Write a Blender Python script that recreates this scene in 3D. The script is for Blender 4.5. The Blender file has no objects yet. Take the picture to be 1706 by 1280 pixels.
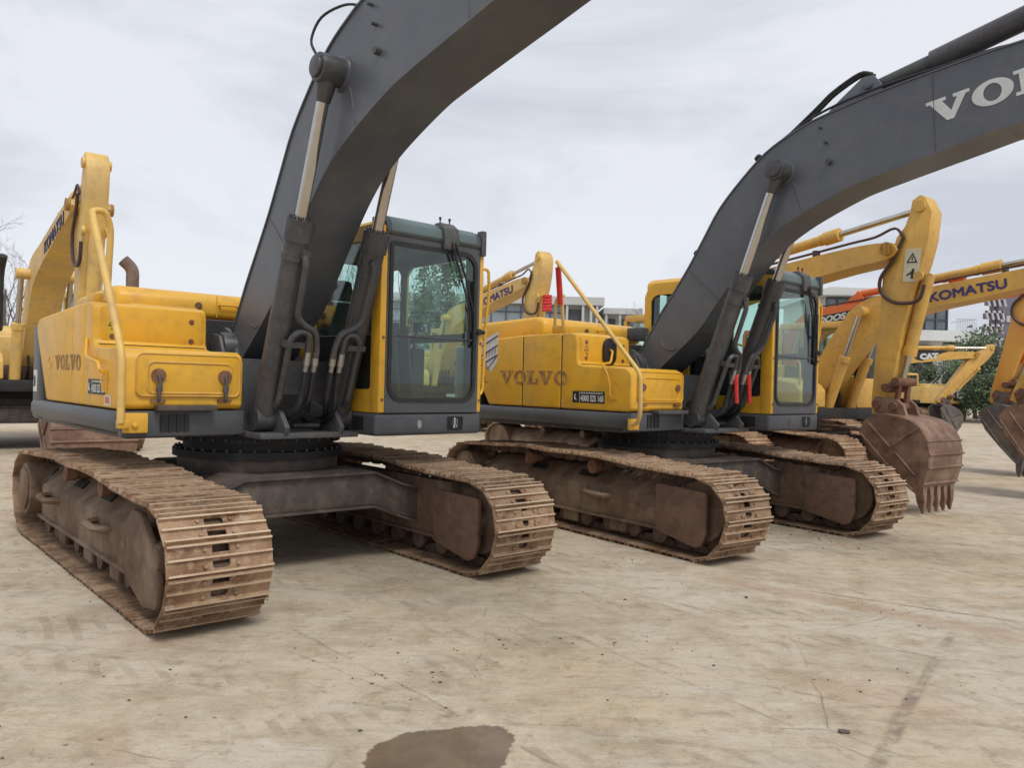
import bpy, bmesh, math, random
from mathutils import Vector, Matrix
random.seed(7)
rad = math.radians
PI = math.pi
scene = bpy.context.scene
COL = scene.collection

# ------------------------------------------------------------------ camera
cd = bpy.data.cameras.new('camera')
cam = bpy.data.objects.new('camera', cd)
COL.objects.link(cam)
scene.camera = cam
cd.sensor_width = 36
cd.lens = 1329.0 / 1706 * 36
cd.clip_start = 0.05
cd.clip_end = 2000
PITCH, ROLL = rad(-0.116), rad(1.478)
F = Vector((0, math.cos(PITCH), math.sin(PITCH)))
R = Vector((1, 0, 0))
U = R.cross(F)
R2 = math.cos(ROLL) * R + math.sin(ROLL) * U
U2 = -math.sin(ROLL) * R + math.cos(ROLL) * U
m3 = Matrix((R2, U2, -F)).transposed()
cam.matrix_world = Matrix.Translation((0, 0, 1.506)) @ m3.to_4x4()

# ------------------------------------------------------------------ world (overcast sky)
SUN_EL, SUN_AZ = rad(56), rad(150)      # azimuth from +Y towards +X
w = bpy.data.worlds.new('World')
scene.world = w
w.use_nodes = True
nt = w.node_tree
bg = nt.nodes['Background']
bg.inputs['Strength'].default_value = 0.1
sky = nt.nodes.new('ShaderNodeTexSky')
sky.sky_type = 'NISHITA'
sky.sun_disc = False
sky.sun_elevation = SUN_EL
sky.sun_rotation = SUN_AZ
tc = nt.nodes.new('ShaderNodeTexCoord')
mp = nt.nodes.new('ShaderNodeMapping')
mp.inputs['Scale'].default_value = (1.0, 1.0, 2.6)
mp.inputs['Location'].default_value = (0.3, 0.1, 0.2)
nz = nt.nodes.new('ShaderNodeTexNoise')
nz.inputs['Scale'].default_value = 1.5
nz.inputs['Detail'].default_value = 5
nz.inputs['Roughness'].default_value = 0.6
nz.inputs['Distortion'].default_value = 0.5
cr = nt.nodes.new('ShaderNodeValToRGB')
cr.color_ramp.elements[0].position = 0.40
cr.color_ramp.elements[0].color = (5.1, 5.35, 5.95, 1)
cr.color_ramp.elements[1].position = 0.6
cr.color_ramp.elements[1].color = (6.9, 7.05, 7.5, 1)
mx = nt.nodes.new('ShaderNodeMixRGB')
mx.inputs['Fac'].default_value = 0.93
L = nt.links.new
L(tc.outputs['Generated'], mp.inputs['Vector'])
L(mp.outputs['Vector'], nz.inputs['Vector'])
L(nz.outputs['Fac'], cr.inputs['Fac'])
L(sky.outputs['Color'], mx.inputs['Color1'])
L(cr.outputs['Color'], mx.inputs['Color2'])
L(mx.outputs['Color'], bg.inputs['Color'])

# ------------------------------------------------------------------ sun (soft, overcast)
sd = bpy.data.lights.new('sun', 'SUN')
sd.energy = 1.5
sd.angle = rad(20)
sd.color = (1.0, 0.97, 0.92)
so = bpy.data.objects.new('sun', sd)
COL.objects.link(so)
sdir = Vector((math.sin(SUN_AZ) * math.cos(SUN_EL), math.cos(SUN_AZ) * math.cos(SUN_EL), math.sin(SUN_EL)))
so.rotation_euler = sdir.to_track_quat('Z', 'Y').to_euler()
so.location = (0, 0, 30)

scene.view_settings.view_transform = 'Standard'
scene.view_settings.look = 'None'
scene.view_settings.exposure = 0.3
scene.view_settings.gamma = 1.0
scene.render.resolution_x = 1024
scene.render.resolution_y = 769

# ------------------------------------------------------------------ materials
MATS = {}
def mat(name, base, rough=0.6, metal=0.0, c2=None, scale=3.0, amt=0.5, c3=None, s3=25.0, a3=0.3,
        bump=0.0, bscale=40.0, spec=0.5, stretch=(1, 1, 1), coat=0.0, lo=0.42, hi=0.62):
    """base colour varied by two procedural noises; c2 large patches, c3 fine speckle or stains"""
    if name in MATS:
        return MATS[name]
    m = bpy.data.materials.new(name)
    m.use_nodes = True
    t = m.node_tree
    b = t.nodes['Principled BSDF']
    b.inputs['Roughness'].default_value = rough
    b.inputs['Metallic'].default_value = metal
    b.inputs['Specular IOR Level'].default_value = spec
    b.inputs['Coat Weight'].default_value = coat
    co = t.nodes.new('ShaderNodeTexCoord')
    mpp = t.nodes.new('ShaderNodeMapping')
    mpp.inputs['Scale'].default_value = stretch
    t.links.new(co.outputs['Object'], mpp.inputs['Vector'])
    col = None
    def layer(prev, c, sc, am, lo, hi):
        n = t.nodes.new('ShaderNodeTexNoise')
        n.inputs['Scale'].default_value = sc
        n.inputs['Detail'].default_value = 6
        n.inputs['Roughness'].default_value = 0.62
        t.links.new(mpp.outputs['Vector'], n.inputs['Vector'])
        r = t.nodes.new('ShaderNodeMapRange')
        r.inputs['From Min'].default_value = lo
        r.inputs['From Max'].default_value = hi
        r.inputs['To Max'].default_value = am
        t.links.new(n.outputs['Fac'], r.inputs['Value'])
        k = t.nodes.new('ShaderNodeMixRGB')
        if prev is None:
            k.inputs['Color1'].default_value = (*base, 1)
        else:
            t.links.new(prev, k.inputs['Color1'])
        k.inputs['Color2'].default_value = (*c, 1)
        t.links.new(r.outputs['Result'], k.inputs['Fac'])
        return k.outputs['Color'], n
    if c2:
        col, n2 = layer(col, c2, scale, amt, lo, hi)
        rr = t.nodes.new('ShaderNodeMapRange')
        rr.inputs['To Min'].default_value = max(rough - 0.12, 0.05)
        rr.inputs['To Max'].default_value = min(rough + 0.15, 1)
        t.links.new(n2.outputs['Fac'], rr.inputs['Value'])
        t.links.new(rr.outputs['Result'], b.inputs['Roughness'])
    if c3:
        col, n3 = layer(col, c3, s3, a3, 0.5, 0.66)
    if col is None:
        b.inputs['Base Color'].default_value = (*base, 1)
    else:
        t.links.new(col, b.inputs['Base Color'])
    if bump:
        nb = t.nodes.new('ShaderNodeTexNoise')
        nb.inputs['Scale'].default_value = bscale
        nb.inputs['Detail'].default_value = 5
        t.links.new(mpp.outputs['Vector'], nb.inputs['Vector'])
        bp = t.nodes.new('ShaderNodeBump')
        bp.inputs['Strength'].default_value = bump
        bp.inputs['Distance'].default_value = 0.02
        t.links.new(nb.outputs['Fac'], bp.inputs['Height'])
        t.links.new(bp.outputs['Normal'], b.inputs['Normal'])
    MATS[name] = m
    return m

YEL = mat('yellow_paint', (0.79, 0.425, 0.028), 0.4, c2=(0.68, 0.39, 0.05), scale=1.6, amt=0.75, c3=(0.36, 0.2, 0.06), s3=7, a3=0.3, bump=0.04, bscale=6)
YELP = mat('pale_yellow_paint', (0.68, 0.40, 0.082), 0.48, c2=(0.56, 0.33, 0.09), scale=1.8, amt=0.8, c3=(0.3, 0.17, 0.05), s3=9, a3=0.3, bump=0.03, bscale=8)
YELC = mat('cream_yellow_paint', (0.74, 0.48, 0.13), 0.5, c2=(0.55, 0.38, 0.17), scale=2, amt=0.7, c3=(0.3, 0.18, 0.07), s3=12, a3=0.25)
ORA = mat('orange_paint', (0.72, 0.16, 0.03), 0.5, c2=(0.55, 0.16, 0.06), scale=2, amt=0.6)
ORAP = mat('faded_orange_paint', (0.72, 0.33, 0.07), 0.5, c2=(0.70, 0.42, 0.09), scale=1.2, amt=0.8)
GREY = mat('dark_grey_paint', (0.066, 0.070, 0.079), 0.42, c2=(0.10, 0.108, 0.112), scale=1.3, amt=0.75, c3=(0.15, 0.12, 0.1), s3=9, a3=0.22, bump=0.04, bscale=8)
GREYC = mat('cylinder_grey_paint', (0.048, 0.048, 0.053), 0.4, c2=(0.078, 0.077, 0.08), scale=4, amt=0.7, c3=(0.15, 0.12, 0.1), s3=20, a3=0.3, bump=0.05, bscale=20)
BOOMG = mat('slate_boom_paint', (0.083, 0.091, 0.108), 0.33, c2=(0.118, 0.128, 0.142), scale=1.1, amt=0.8, c3=(0.17, 0.145, 0.12), s3=6, a3=0.25, bump=0.05, bscale=7)
FRAMEG = mat('frame_grey_paint', (0.062, 0.064, 0.072), 0.5, c2=(0.10, 0.096, 0.092), scale=2.2, amt=0.7, c3=(0.2, 0.16, 0.12), s3=13, a3=0.3, bump=0.05)
DARK = mat('dark_machinery', (0.014, 0.014, 0.016), 0.65, c2=(0.035, 0.032, 0.03), scale=6, amt=0.6, bump=0.1)
BLACK = mat('black_rubber', (0.015, 0.015, 0.017), 0.5, c2=(0.03, 0.03, 0.03), scale=10, amt=0.5)
SHOE = mat('dusty_track_steel', (0.33, 0.215, 0.13), 0.72, c2=(0.15, 0.072, 0.037), scale=3.2, amt=0.85, c3=(0.42, 0.33, 0.25), s3=16, a3=0.65, bump=0.35, bscale=30, spec=0.25)
CHAIN = mat('brown_track_chain', (0.12, 0.08, 0.06), 0.75, c2=(0.2, 0.14, 0.1), scale=7, amt=0.7, c3=(0.05, 0.035, 0.03), s3=15, a3=0.5, bump=0.3, bscale=30, spec=0.2)
TFRAME = mat('dusty_brown_frame', (0.145, 0.094, 0.062), 0.75, c2=(0.27, 0.20, 0.14), scale=2.6, amt=0.8, c3=(0.085, 0.048, 0.036), s3=6, a3=0.6, bump=0.25, bscale=22, spec=0.25)
XFRAME = mat('grey_brown_crossbeam', (0.072, 0.058, 0.052), 0.65, c2=(0.15, 0.115, 0.088), scale=2.4, amt=0.7, c3=(0.22, 0.17, 0.12), s3=7, a3=0.35, bump=0.2, bscale=20, spec=0.3)
RPLATE = mat('red_brown_plate', (0.13, 0.078, 0.055), 0.7, c2=(0.24, 0.16, 0.11), scale=5, amt=0.7, c3=(0.16, 0.045, 0.03), s3=5, a3=0.6, bump=0.3, bscale=25, spec=0.3)
RUST = mat('rusty_steel', (0.16, 0.075, 0.05), 0.8, c2=(0.26, 0.15, 0.1), scale=6, amt=0.8, c3=(0.09, 0.035, 0.025), s3=14, a3=0.6, bump=0.4, bscale=30, spec=0.2)
BUCK = mat('rusty_bucket_steel', (0.17, 0.095, 0.065), 0.6, c2=(0.31, 0.205, 0.14), scale=2.4, amt=0.9, c3=(0.10, 0.045, 0.035), s3=7, a3=0.6, bump=0.3, bscale=18, spec=0.35)
BUCKG = mat('grey_bucket_steel', (0.1, 0.09, 0.09), 0.6, c2=(0.2, 0.16, 0.13), scale=2.4, amt=0.7, c3=(0.05, 0.03, 0.03), s3=8, a3=0.5, bump=0.3, bscale=18)
CHROME = mat('chrome_rod', (0.55, 0.53, 0.5), 0.22, metal=1.0, c2=(0.42, 0.36, 0.27), scale=2.5, amt=0.6, stretch=(1, 1, 0.6))
BROWN = mat('brown_primer', (0.13, 0.07, 0.05), 0.6, c2=(0.08, 0.05, 0.04), scale=6, amt=0.6)
SEATM = mat('dark_cab_trim', (0.03, 0.032, 0.036), 0.7, c2=(0.05, 0.05, 0.055), scale=8, amt=0.5)
TEAL = mat('green_grey_visor', (0.11, 0.155, 0.155), 0.4, c2=(0.11, 0.15, 0.16), scale=3, amt=0.8)
WHITE = mat('white_vinyl', (0.72, 0.72, 0.7), 0.5, c2=(0.55, 0.55, 0.52), scale=20, amt=0.5)
LETW = mat('white_lettering', (0.6, 0.63, 0.62), 0.5, c2=(0.45, 0.48, 0.48), scale=5, amt=0.5)
LETB = mat('blue_lettering', (0.035, 0.03, 0.16), 0.5, c2=(0.06, 0.05, 0.2), scale=10, amt=0.5)
FADE = mat('faded_brown_lettering', (0.27, 0.13, 0.065), 0.6, c2=(0.56, 0.3, 0.06), scale=14, amt=0.95, c3=(0.16, 0.11, 0.1), s3=10, a3=0.5, lo=0.44, hi=0.62)
FADE2 = mat('worn_grey_lettering', (0.20, 0.12, 0.07), 0.6, c2=(0.56, 0.3, 0.05), scale=20, amt=0.95, c3=(0.1, 0.09, 0.1), s3=10, a3=0.6, lo=0.42, hi=0.6)
RED = mat('red_tape', (0.65, 0.03, 0.025), 0.55, c2=(0.5, 0.02, 0.02), scale=20, amt=0.5)
AMBER = mat('amber_lens', (0.5, 0.13, 0.02), 0.35, c2=(0.3, 0.08, 0.02), scale=20, amt=0.5)
LENS = mat('lamp_lens', (0.5, 0.52, 0.5), 0.15, c2=(0.35, 0.36, 0.36), scale=20, amt=0.5)
CAUT = mat('yellow_caution_vinyl', (0.62, 0.42, 0.03), 0.5)
STICK = mat('pale_warning_vinyl', (0.62, 0.58, 0.42), 0.5, c2=(0.5, 0.46, 0.3), scale=20, amt=0.5)

def glass(name, tint, gl=0.9):
    m = bpy.data.materials.new(name)
    m.use_nodes = True
    t = m.node_tree
    for n in list(t.nodes):
        t.nodes.remove(n)
    o = t.nodes.new('ShaderNodeOutputMaterial')
    tr = t.nodes.new('ShaderNodeBsdfTransparent')
    tr.inputs['Color'].default_value = (*tint, 1)
    g = t.nodes.new('ShaderNodeBsdfGlossy')
    g.inputs['Roughness'].default_value = 0.03
    g.inputs['Color'].default_value = (gl, gl, gl, 1)
    lw = t.nodes.new('ShaderNodeLayerWeight')
    lw.inputs['Blend'].default_value = 0.5
    pw = t.nodes.new('ShaderNodeMath'); pw.operation = 'POWER'; pw.inputs[1].default_value = 4.0
    t.links.new(lw.outputs['Facing'], pw.inputs[0])
    f = t.nodes.new('ShaderNodeMapRange')
    f.inputs['To Min'].default_value = 0.055; f.inputs['To Max'].default_value = 0.75
    t.links.new(pw.outputs[0], f.inputs['Value'])
    d = t.nodes.new('ShaderNodeBsdfDiffuse')
    d.inputs['Color'].default_value = (0.25, 0.3, 0.28, 1)
    nz_ = t.nodes.new('ShaderNodeTexNoise')
    nz_.inputs['Scale'].default_value = 3
    nz_.inputs['Detail'].default_value = 6
    mr = t.nodes.new('ShaderNodeMapRange')
    mr.inputs['From Min'].default_value = 0.4
    mr.inputs['From Max'].default_value = 0.75
    mr.inputs['To Min'].default_value = 0.0
    mr.inputs['To Max'].default_value = 0.05
    k0 = t.nodes.new('ShaderNodeMixShader')
    k = t.nodes.new('ShaderNodeMixShader')
    t.links.new(nz_.outputs['Fac'], mr.inputs['Value'])
    t.links.new(mr.outputs['Result'], k0.inputs['Fac'])
    t.links.new(tr.outputs[0], k0.inputs[1])
    t.links.new(d.outputs[0], k0.inputs[2])
    t.links.new(f.outputs[0], k.inputs['Fac'])
    t.links.new(k0.outputs[0], k.inputs[1])
    t.links.new(g.outputs[0], k.inputs[2])
    t.links.new(k.outputs[0], o.inputs[0])
    return m
GLASS = glass('green_tinted_glass', (0.86, 0.97, 0.94))
DGLASS = mat('dark_building_glass', (0.10, 0.125, 0.15), 0.12, c2=(0.2, 0.23, 0.25), scale=0.5, amt=0.8, spec=0.8)
BGLASS = mat('dim_cab_glass', (0.035, 0.045, 0.045), 0.1, c2=(0.09, 0.11, 0.1), scale=2, amt=0.7)

# ------------------------------------------------------------------ mesh helpers
class MB:
    def __init__(self):
        self.bm = bmesh.new()
        self.M = Matrix.Identity(4)
    def v(self, p):
        return self.bm.verts.new(self.M @ Vector(p))
    def hull(self, A, B, smooth=False):
        a = [self.v(p) for p in A]; b = [self.v(p) for p in B]
        n = len(a)
        self.bm.faces.new(a[::-1]); self.bm.faces.new(b)
        for i in range(n):
            j = (i + 1) % n
            f = self.bm.faces.new((a[i], a[j], b[j], b[i]))
            f.smooth = smooth
        return self
    def box(self, x0, x1, y0, y1, z0, z1):
        return self.hull([(x0, y0, z0), (x1, y0, z0), (x1, y1, z0), (x0, y1, z0)],
                         [(x0, y0, z1), (x1, y0, z1), (x1, y1, z1), (x0, y1, z1)])
    def prism(self, poly, y0, y1):           # polygon in XZ, extruded along Y
        return self.hull([(x, y0, z) for x, z in poly], [(x, y1, z) for x, z in poly])
    def prismX(self, poly, x0, x1):          # polygon in YZ
        return self.hull([(x0, y, z) for y, z in poly], [(x1, y, z) for y, z in poly])
    def prismZ(self, poly, z0, z1):          # polygon in XY
        return self.hull([(x, y, z0) for x, y in poly], [(x, y, z1) for x, y in poly])
    def tube(self, pts, r, seg=8, r2=None, smooth=True):
        pts = [Vector(p) for p in pts]
        n = len(pts)
        rings = []
        up = None
        for i, p in enumerate(pts):
            d = (pts[min(i + 1, n - 1)] - pts[max(i - 1, 0)]).normalized()
            if up is None:
                up = Vector((0, 0, 1)) if abs(d.z) < 0.9 else Vector((0, 1, 0))
            s = d.cross(up)
            if s.length < 1e-4:
                s = d.orthogonal()
            s.normalize()
            up = s.cross(d).normalized()
            rr = r if r2 is None else r + (r2 - r) * i / max(n - 1, 1)
            rings.append([self.v(p + (s * math.cos(a) + up * math.sin(a)) * rr)
                          for a in [2 * PI * k / seg for k in range(seg)]])
        for i in range(n - 1):
            for k in range(seg):
                j = (k + 1) % seg
                f = self.bm.faces.new((rings[i][k], rings[i][j], rings[i + 1][j], rings[i + 1][k]))
                f.smooth = smooth
        self.bm.faces.new(rings[0][::-1]); self.bm.faces.new(rings[-1])
        return self
    def cyl(self, p0, p1, r, seg=20, r2=None):
        return self.tube([p0, p1], r, seg, r2)
    def ring(self, c, r0, r1, h, seg=40):    # annulus about Z at c
        q = lambda r, z: [self.v((c[0] + r * math.cos(2 * PI * k / seg), c[1] + r * math.sin(2 * PI * k / seg), z)) for k in range(seg)]
        A, B, C_, D = q(r0, c[2]), q(r1, c[2]), q(r1, c[2] + h), q(r0, c[2] + h)
        for k in range(seg):
            j = (k + 1) % seg
            for P, Q in ((A, B), (B, C_), (C_, D), (D, A)):
                self.bm.faces.new((P[k], P[j], Q[j], Q[k]))
        return self
    def quad(self, a, b, c, d):
        self.bm.faces.new([self.v(p) for p in (a, b, c, d)]); return self
    def build(self, name, m, parent=None, bevel=0.0, sharp=38, rz=0.0, seg=2, loc=None):
        bm = self.bm
        bmesh.ops.recalc_face_normals(bm, faces=bm.faces)
        if bevel:
            es = [e for e in bm.edges if len(e.link_faces) == 2 and e.calc_face_angle(0) > rad(32)]
            bmesh.ops.bevel(bm, geom=es, offset=bevel, segments=seg, affect='EDGES', profile=0.5, clamp_overlap=True)
        me = bpy.data.meshes.new(name)
        bm.to_mesh(me); bm.free()
        me.polygons.foreach_set('use_smooth', [True] * len(me.polygons))
        me.set_sharp_from_angle(angle=rad(sharp))
        me.materials.append(m)
        o = bpy.data.objects.new(name, me)
        COL.objects.link(o)
        o.parent = parent
        o.rotation_euler.z = rz
        if loc:
            o.location = loc
        return o

def curve_plate(name, loops, thick, m, parent, M, rz=0.0, bevel=0.0):
    """flat plate from 2D loops (first outer, others holes); M maps the 2D plane (x,y,0) to its place"""
    cu = bpy.data.curves.new(name, 'CURVE')
    cu.dimensions = '2D'
    cu.fill_mode = 'BOTH'
    cu.extrude = thick / 2
    cu.bevel_depth = bevel
    for lp in loops:
        s = cu.splines.new('POLY')
        s.points.add(len(lp) - 1)
        for i, p in enumerate(lp):
            s.points[i].co = (p[0], p[1], 0, 1)
        s.use_cyclic_u = True
    return curve_to_mesh(cu, name, m, parent, M, rz)

def curve_to_mesh(cu, name, m, parent, M, rz=0.0):
    tmp = bpy.data.objects.new('tmp', cu)
    COL.objects.link(tmp)
    dg = bpy.context.evaluated_depsgraph_get()
    dg.update()
    me = bpy.data.meshes.new_from_object(tmp.evaluated_get(dg))
    bpy.data.objects.remove(tmp); bpy.data.curves.remove(cu)
    me.transform(M)
    me.name = name
    me.materials.clear()
    me.materials.append(m)
    o = bpy.data.objects.new(name, me)
    COL.objects.link(o)
    o.parent = parent
    o.rotation_euler.z = rz
    return o

def text(body, size, m, parent, M, name='lettering', off=0.0, thick=0.002, rz=0.0, shear=0.0, sx=1.0, align='LEFT'):
    cu = bpy.data.curves.new(name, 'FONT')
    cu.body = body
    cu.size = size
    cu.offset = off
    cu.extrude = thick / 2
    cu.shear = shear
    cu.align_x = align
    return curve_to_mesh(cu, name, m, parent, M @ Matrix.Diagonal((sx, 1, 1, 1)), rz)

def fit_text(body, w_, h_, m, parent, y, at, name, off=0.0):
    """lettering on the plane Y=y facing -Y, scaled to the width and height given"""
    o = text(body, 1.0, m, parent, Matrix.Identity(4), name=name, off=off, thick=0.0)
    vs = [v.co for v in o.data.vertices]
    x0 = min(v.x for v in vs); x1 = max(v.x for v in vs); y0 = min(v.y for v in vs); y1 = max(v.y for v in vs)
    o.data.transform(plane_side(y, 0, at) @ Matrix.Diagonal((w_ / (x1 - x0), h_ / (y1 - y0), 1, 1)) @ Matrix.Translation((-x0, -y0, 0)))
    return o

def rrect(x0, x1, y0, y1, r, n=6):
    if not isinstance(r, (list, tuple)):
        r = [r] * 4                          # bl, br, tr, tl
    out = []
    for (cx, cy, a0, q) in ((x0 + r[0], y0 + r[0], PI, r[0]), (x1 - r[1], y0 + r[1], 1.5 * PI, r[1]),
                            (x1 - r[2], y1 - r[2], 0, r[2]), (x0 + r[3], y1 - r[3], 0.5 * PI, r[3])):
        for k in range(n + 1):
            a = a0 + 0.5 * PI * k / n
            out.append((cx + q * math.cos(a), cy + q * math.sin(a)))
    return out

def circ(cx, cy, r, n=20, ry=None):
    ry = ry or r
    return [(cx + r * math.cos(2 * PI * k / n), cy + ry * math.sin(2 * PI * k / n)) for k in range(n)]

def plane_side(y, ang=0.0, at=(0, 0), face=-1):
    """2D (u,v) -> local point on plane Y=y facing -Y (u=+X, v=+Z), turned by ang about the point at"""
    base = Matrix(((1, 0, 0, at[0]), (0, 0, -1, y), (0, 1, 0, at[1]), (0, 0, 0, 1)))
    return base @ Matrix.Rotation(ang, 4, 'Z')
def plane_front(x, at=(0, 0)):
    """2D (u,v) -> plane X=x facing +X (u=+Y, v=+Z)"""
    return Matrix(((0, 0, 1, x), (1, 0, 0, at[0]), (0, 1, 0, at[1]), (0, 0, 0, 1)))

def smooth_line(pts, n=6):
    """Catmull-Rom through points (tuples of any dim)"""
    P = [Vector(p) for p in pts]
    P = [P[0] * 2 - P[1]] + P + [P[-1] * 2 - P[-2]]
    out = []
    for i in range(1, len(P) - 2):
        for k in range(n):
            t = k / n
            a, b, c, d = P[i - 1], P[i], P[i + 1], P[i + 2]
            out.append(0.5 * ((2 * b) + (c - a) * t + (2 * a - 5 * b + 4 * c - d) * t * t + (3 * b - a - 3 * c + d) * t ** 3))
    out.append(P[-2])
    return [tuple(q) for q in out]

def fillet(pts, r=0.06, n=4):
    P = [Vector(p) for p in pts]
    out = [P[0]]
    for i in range(1, len(P) - 1):
        a, b, c = P[i - 1], P[i], P[i + 1]
        ra = min(r, (a - b).length / 2.1, (c - b).length / 2.1)
        p = b + (a - b).normalized() * ra
        q = b + (c - b).normalized() * ra
        for k in range(n + 1):
            t = k / n
            out.append((1 - t) ** 2 * p + 2 * t * (1 - t) * b + t * t * q)
    out.append(P[-1])
    return out

def thing(name, label, cat, loc=(0, 0, 0), rz=0.0, group=None, scale=1.0):
    o = bpy.data.objects.new(name, None)
    COL.objects.link(o)
    o.location = loc
    o.rotation_euler = (0, 0, rz)
    o.scale = (scale,) * 3
    o.empty_display_size = 0.3
    o['label'] = label; o['category'] = cat
    if group: o['group'] = group
    return o
def tag(o, label, cat, group=None, kind=None):
    o['label'] = label; o['category'] = cat
    if group: o['group'] = group
    if kind: o['kind'] = kind
    return o
def struct(o):
    o['kind'] = 'structure'; return o

# ------------------------------------------------------------------ ground
def ground_material():
    m = bpy.data.materials.new('muddy_concrete')
    m.use_nodes = True
    t = m.node_tree
    b = t.nodes['Principled BSDF']
    b.inputs['Specular IOR Level'].default_value = 0.25
    geo = t.nodes.new('ShaderNodeTexCoord')
    P = geo.outputs['Object']
    def mapping(rot, sc, loc=(0, 0, 0)):
        q = t.nodes.new('ShaderNodeMapping')
        q.inputs['Rotation'].default_value = (0, 0, rot)
        q.inputs['Scale'].default_value = sc
        q.inputs['Location'].default_value = loc
        t.links.new(P, q.inputs['Vector'])
        return q.outputs['Vector']
    def noise(vec, sc, det=6, ro=0.6, dist=0.0):
        n = t.nodes.new('ShaderNodeTexNoise')
        n.inputs['Scale'].default_value = sc
        n.inputs['Detail'].default_value = det
        n.inputs['Roughness'].default_value = ro
        n.inputs['Distortion'].default_value = dist
        t.links.new(vec, n.inputs['Vector'])
        return n.outputs['Fac']
    def rng(v, a, b_, lo=0.0, hi=1.0):
        r = t.nodes.new('ShaderNodeMapRange')
        for k, x in zip(('From Min', 'From Max', 'To Min', 'To Max'), (a, b_, lo, hi)):
            r.inputs[k].default_value = x
        t.links.new(v, r.inputs['Value'])
        return r.outputs['Result']
    def mathn(op, a, b_=None):
        q = t.nodes.new('ShaderNodeMath'); q.operation = op
        for i, x in enumerate((a, b_)):
            if x is None: continue
            if isinstance(x, (int, float)): q.inputs[i].default_value = x
            else: t.links.new(x, q.inputs[i])
        return q.outputs[0]
    def mix(fac, c1, c2):
        k = t.nodes.new('ShaderNodeMixRGB')
        for i, x in (('Fac', fac), ('Color1', c1), ('Color2', c2)):
            if isinstance(x, (int, float)): k.inputs[i].default_value = x
            elif isinstance(x, tuple): k.inputs[i].default_value = (*x, 1)
            else: t.links.new(x, k.inputs[i])
        return k.outputs['Color']
    iso = mapping(0, (1, 1, 1))
    st1 = mapping(rad(47), (0.28, 1.6, 1))       # streaks running from back left to front right
    st2 = mapping(rad(5), (0.6, 1.8, 1))        # drag marks across the yard
    big = noise(iso, 0.33, 5, 0.55, 0.2)
    mid = noise(iso, 1.7, 8, 0.68, 0.2)
    fine = noise(iso, 14, 8, 0.75)
    s1 = noise(st1, 3.0, 8, 0.72, 0.1)
    s2 = noise(st2, 4.5, 8, 0.7, 0.1)
    col = mix(rng(big, 0.38, 0.62), (0.575, 0.50, 0.39), (0.53, 0.43, 0.29))
    col = mix(rng(mid, 0.46, 0.64, 0, 0.7), col, (0.34, 0.27, 0.175))
    col = mix(rng(noise(st1, 6.5, 9, 0.75, 0.1), 0.52, 0.66, 0, 0.6), col, (0.31, 0.24, 0.16))
    col = mix(rng(noise(iso, 4.5, 9, 0.75, 0.2), 0.55, 0.68, 0, 0.5), col, (0.62, 0.56, 0.46))
    col = mix(rng(s1, 0.5, 0.7, 0, 0.6), col, (0.57, 0.52, 0.44))
    col = mix(rng(s2, 0.56, 0.7, 0, 0.3), col, (0.36, 0.30, 0.22))
    pa = noise(iso, 2.6, 10, 0.72, 0.3)
    col = mix(rng(pa, 0.52, 0.64, 0, 0.6), col, (0.37, 0.285, 0.18))
    pb = noise(iso, 7.5, 10, 0.78, 0.2)
    col = mix(rng(pb, 0.54, 0.66, 0, 0.7), col, (0.27, 0.205, 0.13))
    col = mix(rng(pb, 0.44, 0.34, 0, 0.5), col, (0.64, 0.585, 0.49))
    col = mix(rng(noise(iso, 0.8, 6, 0.6, 0.2), 0.58, 0.72, 0, 0.5), col, (0.46, 0.28, 0.17))
    col = mix(rng(fine, 0.56, 0.74, 0, 0.45), col, (0.27, 0.22, 0.16))
    col = mix(rng(fine, 0.3, 0.44, 0.35, 0), col, (0.6, 0.56, 0.5))
    sep = t.nodes.new('ShaderNodeSeparateXYZ')
    # wobble so that seams are not ruler straight
    wob = rng(noise(iso, 2.0, 6, 0.6), 0.3, 0.7, -0.014, 0.014)
    t.links.new(P, sep.inputs[0])
    def seg(p0, p1, width, brk=0.45, soft=0.5):
        dx, dy = p1[0] - p0[0], p1[1] - p0[1]
        Ln = math.hypot(dx, dy); ux, uy = dx / Ln, dy / Ln
        X = mathn('SUBTRACT', sep.outputs['X'], p0[0]); Y = mathn('SUBTRACT', sep.outputs['Y'], p0[1])
        al = mathn('ADD', mathn('MULTIPLY', X, ux), mathn('MULTIPLY', Y, uy))
        ac = mathn('ADD', mathn('MULTIPLY', X, -uy), mathn('MULTIPLY', Y, ux))
        ac = mathn('ABSOLUTE', mathn('ADD', ac, wob))
        a = rng(ac, width, width * (1 - soft))
        e = mathn('MULTIPLY', rng(al, -0.1, 0.1), rng(mathn('SUBTRACT', Ln, al), -0.1, 0.1))
        g = rng(noise(iso, 5, 5, 0.7), brk - 0.08, brk + 0.1)
        return mathn('MULTIPLY', mathn('MULTIPLY', a, e), g)
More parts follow.
